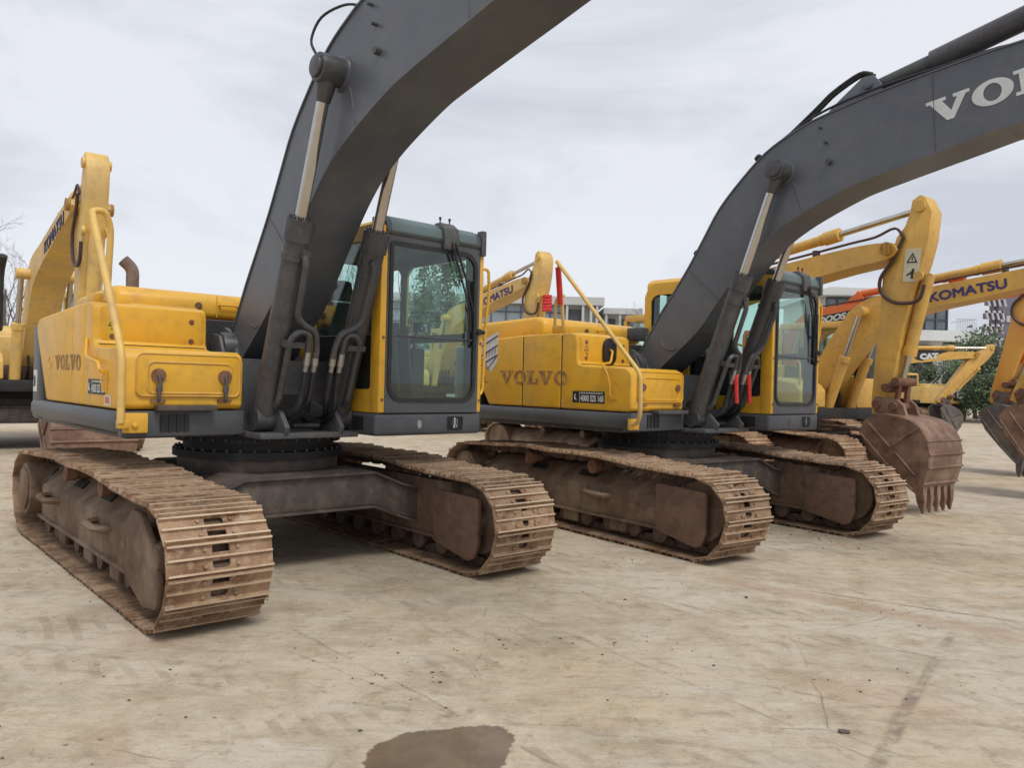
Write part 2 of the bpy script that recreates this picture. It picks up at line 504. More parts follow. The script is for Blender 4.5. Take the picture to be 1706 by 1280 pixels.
    for p0, p1, wd, brk, c, am in (
        ((-1.36, 4.85), (0.9, 2.4), 0.011, 0.49, (0.22, 0.17, 0.12), 0.6),
        ((0.0, 5.3), (1.9, 2.75), 0.012, 0.49, (0.24, 0.19, 0.14), 0.5),
        ((-1.35, 4.5), (-0.1, 3.5), 0.009, 0.5, (0.2, 0.15, 0.11), 0.6),
        ((1.25, 4.06), (2.9, 3.3), 0.02, 0.47, (0.25, 0.19, 0.13), 0.55),
        ((1.6, 6.3), (3.5, 4.7), 0.16, 0.36, (0.40, 0.275, 0.175), 0.5),
        ((2.8, 5.0), (2.1, 4.05), 0.035, 0.47, (0.27, 0.21, 0.15), 0.75),
        ((2.1, 4.05), (1.5, 3.2), 0.045, 0.45, (0.24, 0.19, 0.14), 0.8),
        ((2.2, 6.0), (3.9, 5.0), 0.025, 0.42, (0.25, 0.17, 0.11), 0.7),
        ((0.6, 6.0), (2.6, 4.4), 0.02, 0.5, (0.26, 0.2, 0.14), 0.5),
        ((-4.0, 4.6), (-1.0, 4.0), 0.03, 0.52, (0.25, 0.19, 0.14), 0.5),
        ((-3.0, 4.2), (1.0, 3.3), 0.03, 0.52, (0.22, 0.17, 0.12), 0.5),
        ((3, 8.2), (9, 7.2), 0.05, 0.5, (0.25, 0.19, 0.14), 0.5)):
        col = mix(mathn('MULTIPLY', seg(p0, p1, wd, brk), am), col, c)
    # cleat prints left by crawler tracks
    cl = t.nodes.new('ShaderNodeTexWave')
    cl.inputs['Scale'].default_value = 2.3
    cl.inputs['Distortion'].default_value = 1.5
    cl.inputs['Detail'].default_value = 3
    t.links.new(mapping(rad(-35), (1, 1, 1)), cl.inputs['Vector'])
    band = mathn('MULTIPLY', rng(cl.outputs['Fac'], 0.62, 0.85), rng(noise(st2, 1.6, 4, 0.5), 0.55, 0.66))
    col = mix(mathn('MULTIPLY', band, 0.4), col, (0.25, 0.2, 0.15))
    grit = noise(iso, 55, 4, 0.7)
    col = mix(rng(grit, 0.60, 0.70, 0, 0.6), col, (0.20, 0.155, 0.11))
    col = mix(rng(grit, 0.40, 0.30, 0, 0.5), col, (0.66, 0.60, 0.50))
    scr = noise(mapping(rad(-38), (0.5, 9, 1)), 3.0, 8, 0.75, 0.4)
    col = mix(mathn('MULTIPLY', rng(scr, 0.56, 0.66), rng(noise(iso, 0.6, 3, 0.5, 0.5), 0.5, 0.6, 0, 0.28)), col, (0.30, 0.235, 0.16))
    scr2 = noise(mapping(rad(50), (0.4, 8, 1)), 2.6, 8, 0.75, 0.4)
    col = mix(mathn('MULTIPLY', rng(scr2, 0.56, 0.66), rng(noise(iso, 0.5, 3, 0.5, 0.9), 0.5, 0.6, 0, 0.28)), col, (0.33, 0.265, 0.185))
    crk = t.nodes.new('ShaderNodeTexVoronoi'); crk.feature = 'DISTANCE_TO_EDGE'; crk.inputs['Scale'].default_value = 0.55
    wv = t.nodes.new('ShaderNodeMixRGB'); wv.inputs['Fac'].default_value = 0.12
    nc = t.nodes.new('ShaderNodeTexNoise'); nc.inputs['Scale'].default_value = 2.2; nc.inputs['Detail'].default_value = 6
    t.links.new(iso, nc.inputs['Vector']); t.links.new(iso, wv.inputs['Color1']); t.links.new(nc.outputs['Color'], wv.inputs['Color2'])
    t.links.new(wv.outputs['Color'], crk.inputs['Vector'])
    ck = mathn('MULTIPLY', rng(crk.outputs['Distance'], 0.006, 0.002), rng(noise(iso, 0.9, 3), 0.5, 0.6))
    col = mix(mathn('MULTIPLY', ck, 0.12), col, (0.17, 0.13, 0.09))
    sp = t.nodes.new('ShaderNodeTexVoronoi')
    sp.inputs['Scale'].default_value = 9
    t.links.new(iso, sp.inputs['Vector'])
    spk = mathn('MULTIPLY', rng(sp.outputs['Distance'], 0.13, 0.06), rng(noise(iso, 1.1, 3), 0.5, 0.6))
    col = mix(mathn('MULTIPLY', spk, 0.7), col, (0.11, 0.085, 0.06))
    t.links.new(col, b.inputs['Base Color'])
    t.links.new(rng(big, 0.3, 0.7, 0.62, 0.9), b.inputs['Roughness'])
    h = mathn('ADD', mathn('MULTIPLY', s2, 0.5), mathn('ADD', mathn('MULTIPLY', mid, 0.7), mathn('MULTIPLY', fine, 0.25)))
    h = mathn('SUBTRACT', h, mathn('MULTIPLY', band, 0.12))
    h = mathn('ADD', h, mathn('MULTIPLY', grit, 0.12)); h = mathn('SUBTRACT', h, mathn('MULTIPLY', ck, 0.3)); h = mathn('ADD', h, mathn('MULTIPLY', scr, 0.15))
    bp = t.nodes.new('ShaderNodeBump')
    bp.inputs['Strength'].default_value = 0.75
    bp.inputs['Distance'].default_value = 0.035
    t.links.new(h, bp.inputs['Height'])
    t.links.new(bp.outputs['Normal'], b.inputs['Normal'])
    return m
GM = ground_material()
g = MB()
g.quad((-400, -60, 0), (400, -60, 0), (400, 700, 0), (-400, 700, 0))
struct(g.build('ground', GM))

# damp patch
pud = [(-0.54, 3.13), (-0.53, 3.23), (-0.47, 3.33), (-0.38, 3.4), (-0.25, 3.43), (-0.13, 3.47), (-0.02, 3.47), (0.03, 3.42),
       (0.05, 3.34), (0.02, 3.25), (-0.0, 3.11), (-0.04, 2.97), (-0.21, 2.88), (-0.4, 2.87), (-0.5, 2.99), (-0.54, 3.13)]
pts = smooth_line(pud, 5)[:-1]
pts = [(x + random.uniform(-.006, .006), y + random.uniform(-.006, .006)) for x, y in pts]
WET = mat('wet_mud', (0.21, 0.15, 0.095), 0.2, c2=(0.155, 0.11, 0.07), scale=5, amt=0.9, c3=(0.17, 0.125, 0.085), s3=3.5, a3=0.6, bump=0.15, bscale=12, spec=0.3)
_cx, _cy = -.24, 3.17
bm_ = bmesh.new()
al_ = bm_.verts.layers.float_color.new('wet')
rings_ = []
for sc_, a_ in ((.55, 1.0), (.90, 1.0), (.97, .62), (1.03, .3), (1.10, 0.0)):
    row = []
    for x, y in pts:
        v_ = bm_.verts.new((_cx + (x - _cx) * sc_, _cy + (y - _cy) * sc_, .004)); v_[al_] = (a_, a_, a_, 1); row.append(v_)
    rings_.append(row)
bm_.faces.new(rings_[0])
for a_, b_ in zip(rings_, rings_[1:]):
    for k in range(len(pts)):
        j_ = (k + 1) % len(pts); bm_.faces.new((a_[k], a_[j_], b_[j_], b_[k]))
me_ = bpy.data.meshes.new('puddle'); bm_.to_mesh(me_); bm_.free()
me_.materials.append(WET)
pdl = struct(bpy.data.objects.new('puddle', me_)); COL.objects.link(pdl)
_t = WET.node_tree; _b = _t.nodes['Principled BSDF']
_a = _t.nodes.new('ShaderNodeAttribute'); _a.attribute_name = 'wet'
_n = _t.nodes.new('ShaderNodeTexNoise'); _n.inputs['Scale'].default_value = 30; _n.inputs['Detail'].default_value = 6
_c = _t.nodes.new('ShaderNodeTexCoord'); _t.links.new(_c.outputs['Object'], _n.inputs['Vector'])
_m = _t.nodes.new('ShaderNodeMath'); _m.operation = 'ADD'
_t.links.new(_a.outputs['Fac'], _m.inputs[0]); _t.links.new(_n.outputs['Fac'], _m.inputs[1])
_r = _t.nodes.new('ShaderNodeMapRange'); _r.inputs['From Min'].default_value = .80; _r.inputs['From Max'].default_value = 1.12; _r.inputs['To Max'].default_value = .93
_t.links.new(_m.outputs[0], _r.inputs['Value']); _t.links.new(_r.outputs['Result'], _b.inputs['Alpha'])

# ------------------------------------------------------------------ crawler track
TP = [(-1.95, 0.03), (-1.8, 0.0), (1.85, 0.0), (1.99, 0.035), (2.11, 0.14), (2.19, 0.27), (2.21, 0.42), (2.16, 0.58), (2.05, 0.70), (1.9, 0.762),
      (1.55, 0.765), (1.05, 0.785), (0.6, 0.82), (0.25, 0.825), (-0.2, 0.815), (-0.6, 0.835), (-1.1, 0.805), (-1.5, 0.79), (-1.85, 0.775),
      (-2.05, 0.715), (-2.18, 0.6), (-2.24, 0.45), (-2.21, 0.27), (-2.12, 0.13)]
def resample(P, n):
    P = [Vector(p) for p in P]
    P.append(P[0])
    Ls = [(P[i + 1] - P[i]).length for i in range(len(P) - 1)]
    T = sum(Ls)
    out = []
    for k in range(n):
        s = T * k / n
        i = 0
        while s > Ls[i]:
            s -= Ls[i]; i += 1
        out.append(P[i].lerp(P[i + 1], s / Ls[i]))
    return out, T
def track_frames(n):
    nodes, T = resample(TP, n)
    out = []
    for k in range(n):
        a, b = nodes[k], nodes[(k + 1) % n]
        t = (b - a).normalized()
        c = (a + b) / 2
        nrm = Vector((t.y, -t.x))
        c = c - nrm * 0.024
        M = Matrix(((t.x, 0, nrm.x, c.x), (0, -1, 0, 0), (t.y, 0, nrm.y, c.y), (0, 0, 0, 1)))
        out.append(M)
    return out, T / n
NS = 49
FR, PITCHL = track_frames(NS)

def shoe_mb(mb, hw=0.305, P=0.19, hole=True, detail=True, hh=0.055):
    h = P / 2 - 0.003
    th = 0.012
    if hole:
        # plate in strips leaving a slot in its middle
        mb.box(-h, h, -hw, -hh, -th, 0); mb.box(-h, h, hh, hw, -th, 0)
        mb.box(-h, -h + 0.030, -hh, hh, -th, 0)
        mb.box(-0.020, 0.026, -hh, hh, -th, 0)
        mb.box(h - 0.020, h, -hh, hh, -th, 0)
        for q in (-1, 1):
            mb.prismZ([(-h + .03, q * hh), (-h + .042, q * hh), (-h + .03, q * (hh - .014))], -th, -.0005)
            mb.prismZ([(h - .02, q * hh), (h - .032, q * hh), (h - .02, q * (hh - .014))], -th, -.0005)
    else:
        mb.box(-h, h, -hw, hw, -th, 0)
    for gx, gh in ((-h + 0.011, 0.026), (0.003, 0.018), (h - 0.013, 0.022)):
        mb.prism([(gx - 0.011, 0), (gx + 0.011, 0), (gx + 0.006, gh), (gx - 0.006, gh)], -hw + 0.004, hw - 0.004)
    if detail:
        for by in (-0.095, 0.095):
            for bx in (-0.048, 0.047):
                mb.cyl((bx, by, 0), (bx, by, 0.013), 0.012, 6)
def vary(m):
    t = m.node_tree
    oi = t.nodes.new('ShaderNodeObjectInfo')
    mp_ = [n for n in t.nodes if n.type == 'MAPPING'][0]
    cm = t.nodes.new('ShaderNodeVectorMath'); cm.operation = 'SCALE'; cm.inputs[0].default_value = (37, 19, 53)
    t.links.new(oi.outputs['Random'], cm.inputs['Scale'])
    t.links.new(cm.outputs[0], mp_.inputs['Location'])
    b = t.nodes['Principled BSDF']
    src = b.inputs['Base Color'].links[0].from_socket
    hs_ = t.nodes.new('ShaderNodeHueSaturation')
    mr_ = t.nodes.new('ShaderNodeMapRange'); mr_.inputs['To Min'].default_value = .8; mr_.inputs['To Max'].default_value = 1.2
    t.links.new(oi.outputs['Random'], mr_.inputs['Value'])
    t.links.new(mr_.outputs['Result'], hs_.inputs['Value'])
    t.links.new(src, hs_.inputs['Color']); t.links.new(hs_.outputs['Color'], b.inputs['Base Color'])
CLEAT = mat('worn_cleat_steel', (0.52, 0.395, 0.265), 0.6, c2=(0.36, 0.225, 0.135), scale=5, amt=0.8, c3=(0.55, 0.47, 0.38), s3=20, a3=0.6, bump=0.3, bscale=35, spec=0.35)
vary(SHOE); vary(CLEAT)
SHOE_MES = []
for _hh, _hole in ((.055, True), (.042, True), (.03, True), (.05, True)):
    _s = MB(); shoe_mb(_s, hh=_hh, hole=_hole)
    if _hh == .03:
        for _k in range(5):        # packed mud
            _x, _y = random.uniform(-.07, .07), random.uniform(-.25, .25)
            _s.prismZ([(_x + .03 * math.cos(a) * random.uniform(.6, 1.2), _y + .05 * math.sin(a) * random.uniform(.6, 1.2)) for a in [k * PI / 4 for k in range(8)]], -.001, .008)
    _so = _s.build('track_shoe', SHOE)
    _so.data.materials.append(CLEAT)
    for _p in _so.data.polygons:
        if _p.center.z > 0.0145: _p.material_index = 1
    SHOE_MES.append(_so.data)
    bpy.data.objects.remove(_so)

def chain_mb(P):
    c = MB()
    for M in FR:
        c.M = M
        for s in (-1, 1):
            c.prism([(-P * .52, -0.02), (P * .52, -0.02), (P * .52, -0.075), (P * .2, -0.095), (-P * .2, -0.095), (-P * .52, -0.075)], s * 0.075 - 0.017, s * 0.075 + 0.017)
        c.cyl((P / 2, -0.11, -0.055), (P / 2, 0.11, -0.055), 0.024, 8)
    return c

def build_track(root, side, scale_shoe=True, simple=False):
    """side -1 right, +1 left; returns the track part"""
    yc = side * 1.168
    if simple:
        s = MB()
        for M in FR:
            s.M = Matrix.Translation((0, yc, 0)) @ M
            shoe_mb(s, hole=False, detail=False)
        tr = s.build('track', SHOE, root)
        return tr
    c = chain_mb(PITCHL)
    tr = c.build('track', CHAIN, root, loc=(0, yc, 0))
    for k, M in enumerate(FR):
        o = bpy.data.objects.new('track_shoe', SHOE_MES[random.choice((0, 0, 1, 1, 2, 3))])
        COL.objects.link(o)
        o.parent = tr
        j = Matrix.Translation((0, random.uniform(-.004, .004), 0)) @ Matrix.Rotation(random.uniform(-0.02, 0.02), 4, 'Y')
        o.matrix_local = M @ j
    return tr

def track_frame(root, side, full=True):
    s = side
    Y = lambda a: s * a
    f = MB()
    # sloping-topped box beam
    f.prismX([(Y(0.99), 0.20), (Y(1.37), 0.20), (Y(1.37), 0.50), (Y(1.17), 0.66), (Y(0.99), 0.68)], -1.45, 1.45)
    f.prismX([(Y(0.97), 0.195), (Y(1.395), 0.195), (Y(1.395), 0.225), (Y(0.97), 0.225)], -1.5, 1.5)
    for x in (-.7, .1, .8): f.box(x - .11, x + .11, Y(1.345) - .02, Y(1.345) + .02, .09, .2)
    f.box(-1.72, -1.4, min(Y(1.06), Y(1.30)), max(Y(1.06), Y(1.30)), 0.28, 0.56)
    fr = f.build('track_frame', TFRAME, root, bevel=0.012)
    if full:
        # dark cut-outs in the sloping top, two steps on the outer face
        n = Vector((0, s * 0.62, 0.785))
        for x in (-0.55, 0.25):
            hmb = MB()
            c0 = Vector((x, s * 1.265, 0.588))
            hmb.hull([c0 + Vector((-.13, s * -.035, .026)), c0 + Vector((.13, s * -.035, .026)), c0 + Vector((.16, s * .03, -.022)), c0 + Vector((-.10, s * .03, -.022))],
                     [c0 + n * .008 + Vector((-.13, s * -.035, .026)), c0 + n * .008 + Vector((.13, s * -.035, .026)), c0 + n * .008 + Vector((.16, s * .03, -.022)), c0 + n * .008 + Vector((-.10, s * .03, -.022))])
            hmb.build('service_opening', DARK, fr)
        for x in (-0.95, 0.55):
            st = MB()
            st.tube(fillet([(x - .17, Y(1.36), .44), (x - .13, Y(1.47), .44), (x + .13, Y(1.47), .43), (x + .17, Y(1.36), .43)], .04), 0.026, 6)
            st.box(x - .15, x + .15, min(Y(1.37), Y(1.46)), max(Y(1.37), Y(1.46)), .40, .412)
            st.build('step', TFRAME, fr)
        gr = MB()
        gr.tube(fillet([(-1.5, Y(1.2), .66), (-1.35, Y(1.3), .60), (-1.42, Y(1.38), .5)], .05), .008, 5)
        gr.build('grease_hose', FRAMEG, fr)
    # front idler, rear sprocket and final drive
    iw = MB()
    iw.cyl((1.77, Y(1.168) - 0.06, 0.42), (1.77, Y(1.168) + 0.06, 0.42), 0.33, 32)
    iw.cyl((1.77, Y(1.168) - 0.14, 0.42), (1.77, Y(1.168) + 0.14, 0.42), 0.27, 28)
    iw.build('idler_wheel', TFRAME, root, bevel=0.01)
    sp = MB()
    n = 21
    pl = []
    for k in range(n * 4):
        a = 2 * PI * k / (n * 4)
        r = 0.36 if k % 4 in (1, 2) else 0.30
        pl.append((-1.80 + r * math.cos(a), 0.42 + r * math.sin(a)))
    sp.prism(pl, Y(1.168) - 0.025, Y(1.168) + 0.025)
    sp.build('sprocket', TFRAME, root)
    dr = MB()
    dr.cyl((-1.80, Y(1.0), 0.42), (-1.80, Y(1.44), 0.42), 0.235, 32)
    dr.cyl((-1.80, Y(1.44), 0.42), (-1.80, Y(1.46), 0.42), 0.19, 28)
    dr.build('final_drive', TFRAME, root, bevel=0.012)
    # idler guard plates
    for yy, mm in ((1.40, TFRAME if s < 0 and root.location.x < 0 else RPLATE), (0.915, RPLATE)):
        gp = MB()
        pl = [(1.34, .20), (1.80, .115), (1.87, .14), (1.92, .25), (1.92, .585), (1.90, .61), (1.36, .625), (1.34, .61)]
        if mm is TFRAME: pl = [(1.26, .20), (1.26, .58), (1.36, .66), (1.52, .655), (1.74, .50), (1.88, .30), (1.84, .13), (1.6, .10)]
        gp.prism(pl, Y(yy) - 0.022, Y(yy) + 0.022)
        gp.build('guard_plate', mm, root, bevel=0.012)
    yk = MB()
    yk.box(1.35, 1.84, Y(1.168) - .235, Y(1.168) + .235, .30, .50)
    yk.cyl((1.80, Y(1.168) - .25, .42), (1.80, Y(1.168) + .25, .42), .07, 16)
    yk.build('idler_yoke', TFRAME, root, bevel=.012)
    for k in range(9):
        x = -1.36 + k * 0.335
        r = MB()
        r.cyl((x, Y(1.168) - .15, .155), (x, Y(1.168) + .15, .155), .062, 16)
        for q in (-1, 1):
            r.cyl((x, Y(1.168) + q * .13, .155), (x, Y(1.168) + q * .165, .155), .085, 16)
        r.build('track_roller', CHAIN, root)
    for k, x in enumerate((-0.62, 0.42)):
        r = MB()
        r.cyl((x, Y(1.168) - .12, .68), (x, Y(1.168) + .14, .68), .058, 16)
        r.cyl((x, Y(1.168) + .12 * s, .68), (x, Y(1.168) + .20 * s, .68), .07, 16)
        r.box(x - .03, x + .03, Y(1.06), Y(1.06) + .04 * s, .55, .70) if s > 0 else r.box(x - .03, x + .03, Y(1.06) - .04, Y(1.06), .55, .70)
        r.build('carrier_roller', RUST, root)
    return fr

def undercarriage(root, m=XFRAME, full=True):
    u = MB()
    top = [(-1.02, .57), (-.80, .63), (-.55, .735), (.55, .735), (.80, .63), (1.02, .57)]
    bot = [(1.02, .30), (.82, .36), (.55, .47), (-.55, .47), (-.82, .36), (-1.02, .30)]
    u.prismX(top + bot, 0.52, 0.98)
    u.prismX(top + bot, -0.98, -0.52)
    u.prismX([(-1.0, .545), (-.8, .61), (-.55, .72), (.55, .72), (.8, .61), (1.0, .545), (.8, .54), (.5, .60), (-.5, .6), (-.8, .54)], -.52, .52)
    u.box(-.7, .7, -.62, .62, .46, .72)
    u.cyl((0, 0, .70), (0, 0, .86), .66, 40)
    uo = u.build('undercarriage_frame', m, root, bevel=.012)
    lip = MB()
    tl = [(-1.02, .583), (-.80, .643), (-.55, .748), (.55, .748), (.80, .643), (1.02, .583)]
    lip.prismX(tl + [(y, z - .018) for y, z in reversed(tl)], .50, 1.015)
    bl = [(-1.02, .30), (-.82, .36), (-.55, .47), (.55, .47), (.82, .36), (1.02, .30)]
    lip.prismX(bl + [(y, z - .018) for y, z in reversed(bl)], .52, 1.015)
    lip.build('flange', m, uo)
    return uo

def slew_ring(root, m=DARK):
    r = MB()
    r.cyl((0, 0, .84), (0, 0, .90), .70, 48)
    r.cyl((0, 0, .90), (0, 0, .965), .62, 48)
    r.cyl((0, 0, .965), (0, 0, 1.03), .68, 48)
    ro = r.build('slewing_ring', m, root)
    b = MB()
    for k in range(40):
        a = 2 * PI * k / 40
        for rr, z0, z1 in ((.675, .90, .916), (.695, .985, .999)):
            b.cyl((rr * math.cos(a), rr * math.sin(a), z0), (rr * math.cos(a), rr * math.sin(a), z1 + .004), .011, 6)
    b.build('bolt_circle', FRAMEG, ro)

# ------------------------------------------------------------------ slab serif letters for the grey machines
def slab_letters(word, h, m, parent, M, name='lettering', gap=0.12, sx=1.25):
    X = 0.0
    out = []
    for ch in word:
        if ch == 'V':
            loops = [[(0, 1), (0, .86), (.10, .86), (.48, 0), (.66, 0), (1.02, .86), (1.12, .86), (1.12, 1), (.70, 1), (.70, .86), (.80, .86), (.62, .36), (.42, .86), (.52, .86), (.52, 1)]]
            wd = 1.12
        elif ch == 'O':
            loops = [circ(.5, .5, .50, 28, .52), circ(.5, .5, .22, 24, .36)[::-1]]
            wd = 1.0
        else:   # L
            loops = [[(0, 0), (.86, 0), (.86, .42), (.72, .42), (.70, .14), (.44, .14), (.44, .86), (.56, .86), (.56, 1), (0, 1), (0, .86), (.12, .86), (.12, .14), (0, .14)]]
            wd = .86
        loops = [[((X + x) * h * sx, y * h) for x, y in lp] for lp in loops]
        out.append(loops)
        X += wd + gap
    cu = bpy.data.curves.new(name, 'CURVE')
    cu.dimensions = '2D'; cu.fill_mode = 'BOTH'; cu.extrude = .001
    for loops in out:
        for lp in loops:
            s = cu.splines.new('POLY'); s.points.add(len(lp) - 1)
            for i, p in enumerate(lp):
                s.points[i].co = (p[0], p[1], 0, 1)
            s.use_cyclic_u = True
    return curve_to_mesh(cu, name, m, parent, M)

# ------------------------------------------------------------------ the two big grey-boomed machines
BOOM_TOP = [(-.24, 1.58), (-.20, 1.74), (-.06, 1.92), (.16, 2.26), (.36, 2.53), (.56, 2.81), (.74, 3.10), (.92, 3.38), (1.18, 3.65), (1.43, 3.86), (1.69, 3.99), (1.95, 4.08),
            (2.45, 4.18), (2.95, 4.25), (3.66, 4.32), (4.4, 4.30), (5.2, 4.12), (5.62, 3.96)]
BOOM_LOW = [(5.60, 3.66), (5.2, 3.68), (4.4, 3.73), (3.65, 3.69), (3.30, 3.625), (2.45, 3.44), (2.2, 3.37), (1.9, 3.25), (1.67, 3.14), (1.46, 3.01), (1.27, 2.84), (1.07, 2.61), (.88, 2.37), (.66, 2.10), (.3, 1.80), (.08, 1.62), (-.05, 1.52), (-.18, 1.50)]

def volvo(label, cx, cy, yaw, uyaw, B=False):
    root = thing('excavator', label, 'excavator', (cx, cy, 0), yaw, 'grey boomed excavators parked in front')
    for s in (-1, 1):
        build_track(root, s)
        track_frame(root, s)
    undercarriage(root)
    slew_ring(root)
    Z = uyaw
    def part(mb, name, m, parent=None, bevel=0.0, **k):
        return mb.build(name, m, parent or root, bevel=bevel, rz=(Z if parent is None else 0.0), **k)
    # ---- platform
    p = MB()
    p.box(-2.0, .50, -1.25, 1.2, 1.03, 1.20)
    p.box(-1.0, .95, -.44, .40, 1.03, 1.075)
    p.box(.44, .51, -.47, .42, 1.075, 1.64)             # upright front plate
    for y in (-.235, .235):
        p.prism([(-.75, 1.05), (.95, 1.05), (.98, 1.12), (.86, 1.24), (.62, 1.26), (.42, 1.34), (.1, 1.62), (-.05, 1.86), (-.2, 1.92), (-.34, 1.86), (-.6, 1.3)], y - .02 + (.29 if y > 0 else -.29) * 0, y + .02)
    pf = part(p, 'platform', FRAMEG, bevel=.008)
    h = MB()
    h.prismX(rrect(-.17, .20, 1.10, 1.36, [.01, .01, .08, .08], 4), .50, .516)
    part(h, 'access_opening', BLACK, pf)
    # ---- right hand skirt
    sk = MB()
    sk.prismX([(-1.325, 1.235), (-1.345, 1.20), (-1.345, 1.13), (-1.325, 1.085), (-1.28, 1.06), (-1.1, 1.05), (-1.1, 1.235)], -1.95, .68)
    sk.box(.60, .692, -1.33, -.455, 1.055, 1.238)
    sko = part(sk, 'side_skirt', GREY, bevel=.008)
    gm = MB()
    gm.box(.689, .6935, -1.08, -.87, 1.085, 1.215)
    for q in range(4):
        gm.box(.693, .70, -1.07 + q * .055, -1.055 + q * .055, 1.085, 1.215)
    part(gm, 'vent_grille', BLACK, sko)
    if not B:
        st = MB(); st.box(.69, .78, -1.12, -.70, 1.240, 1.28)
        part(st, 'front_step', mat('dirty_step_steel', (.07, .055, .048), .6, c2=(.12, .09, .07), scale=12, amt=.7), bevel=.005)
    else:
        st = MB(); st.box(.69, .78, -1.0, -.50, 1.225, 1.262)
        part(st, 'front_step', FRAMEG, bevel=.005)
    # ---- counterweight
    cw = MB()
    plan = [(-1.70, -1.33), (-1.95, -1.33), (-2.10, -1.29), (-2.28, -1.15), (-2.48, -.85), (-2.62, -.45), (-2.68, 0), (-2.62, .5), (-2.48, .9), (-2.28, 1.18), (-2.1, 1.3), (-1.7, 1.33)]
    cw.prismZ(plan, 1.06, 1.93)
    part(cw, 'counterweight', GREY, bevel=.035, seg=3)
    # ---- yellow side bodywork
    def side_prism(poly, y1, name, m=YEL, bev=.02):
        b = MB(); b.prism(poly, -1.336, y1)
        return part(b, name, m, bevel=bev, seg=3)
    xs = -.86 if B else -.62
    rp = side_prism([(-1.42, 1.245), (-1.83, 1.86), (-1.82, 1.93), (-1.74, 1.98), (xs, 2.035), (xs, 1.245)], -.92, 'rear_side_door')
    sdp = side_prism([(xs + .008, 1.245), (xs + .008, 2.035), (-.265, 2.045), (-.265, 1.245)], -.92, 'pump_door')
    body = [(-.257, 1.245), (.655, 1.245), (.69, 1.275), (.69, 1.60), (.66, 1.655), (.60, 1.68), (.08, 1.695), (-.01, 1.715), (-.035, 1.75), (-.045, 1.97), (-.07, 2.03), (-.13, 2.045), (-.257, 2.045)]
    tb = side_prism(body, -.47, 'toolbox')
    for x in (xs + .004, -.261):
        sm = MB(); sm.box(x - .005, x + .005, -1.327, -1.2, 1.25, 2.02); part(sm, 'door_seam', DARK, rp)
    # raised toolbox lid on the front face
    td = MB()
    td.prismX(rrect(-1.245, -.505, 1.345, 1.645, .045, 4), .69, .705)
    lid = part(td, 'toolbox_lid', YEL, tb, bevel=.006)
    tr_ = MB()
    for lo, hi, r in ((rrect(-1.245, -.505, 1.345, 1.645, .045, 4), None, .006), (rrect(-1.17, -.57, 1.365, 1.585, .04, 4), None, .008)):
        pts3 = [(.706, y, z) for y, z in lo]; pts3.append(pts3[0])
        tr_.tube(pts3, r, 5)
    part(tr_, 'lid_edge', YEL if B else YELP, lid)
    ys = (-1.10, -.62) if not B else (-1.17, -.60)
    for y in ys:
        la = MB()
        la.cyl((.70, y, 1.49), (.722, y, 1.49), .05 if not B else .035, 16)
        la.box(.70, .72, y - .05, y + .05, 1.298, 1.322)
        lo_ = part(la, 'latch', RUST, lid)
        if not B:
            pd = MB()
            pd.tube(fillet([(.73, y, 1.49), (.74, y + .005, 1.43), (.735, y, 1.35), (.725, y, 1.31)], .03), .012, 6)
            pd.box(.722, .745, y - .02, y + .02, 1.375, 1.425)
            part(pd, 'padlock', FRAMEG, lo_, bevel=.003)
    # seam between pod door and toolbox
    sm = MB(); sm.box(-.05, .0, -1.30, -.50, 1.698, 1.722); part(sm, 'seam', DARK, tb)
    if True:
        pd_ = MB(); pd_.prismX(rrect(-1.285, -.50, 1.735, 2.02, .03, 3), -.052, -.030); part(pd_, 'pod_door', YEL, tb, bevel=.008)
    # corner handle on the side of the toolbox
    hd = MB()
    if not B:
        hd.tube(fillet([(-.16, -1.345, 1.76), (-.10, -1.365, 1.62), (.10, -1.385, 1.60), (.30, -1.385, 1.575), (.33, -1.385, 1.52), (.33, -1.35, 1.50)], .05), .012, 8)
        hd.box(.30, .37, -1.35, -1.338, 1.36, 1.52)
        hd.tube([(.33, -1.36, 1.52), (.34, -1.375, 1.44), (.34, -1.355, 1.37)], .008, 6)
    else:
        hd.tube(fillet([(-.0, -.86, 1.88), (.06, -.88, 1.87), (.12, -.98, 1.74), (.22, -1.22, 1.72), (.36, -1.36, 1.68), (.42, -1.37, 1.60), (.45, -1.37, 1.50), (.45, -1.37, 1.40), (.45, -1.345, 1.38)], .04), .012, 8)
        hd.box(.40, .52, -1.35, -1.338, 1.36, 1.39)
        for q in (.41, .50): hd.cyl((q, -1.336, 1.53), (q, -1.346, 1.53), .014, 8)
    part(hd, 'mirror_bracket', YEL, tb)
    if B:
        ov = MB()
        ov.prismX(rrect(-.95, -.75, 1.72, 2.01, .095, 8), -.028, .012)
        part(ov, 'side_mirror', BLACK, bevel=.01)
    # bolts, stickers
    bl = MB()
    for y, z in ((-1.20, 1.95), (-1.20, 1.75), (-.60, 1.93), (-.60, 1.74)):
        bl.cyl((-.06, y, z if z > 1.8 else z + .03), (-.026, y, z if z > 1.8 else z + .03), .022, 12)
    part(bl, 'panel_bolts', RUST, tb)
    # number plate sticker
    def sticker(x0, x1, z0, z1):
        bb = MB(); bb.box(x0, x1, -1.3395, -1.3365, z0, z1)
        so_ = part(bb, 'phone_sticker', BLACK, tb)
        wx = x0 + (x1 - x0) * .24
        bb = MB(); bb.box(wx - .006, wx, -1.3405, -1.3396, z0 + .006, z1 - .006)
        part(bb, 'sticker_line', WHITE, so_)
        fit_text('4000 525 168', x1 - wx - .022, (z1 - z0) * .56, WHITE, so_, -1.3412, (wx + .011, z0 + (z1 - z0) * .12), 'phone_number', .03)
        c = MB()
        cxx, czz = (x0 + wx) / 2, (z0 + z1) / 2
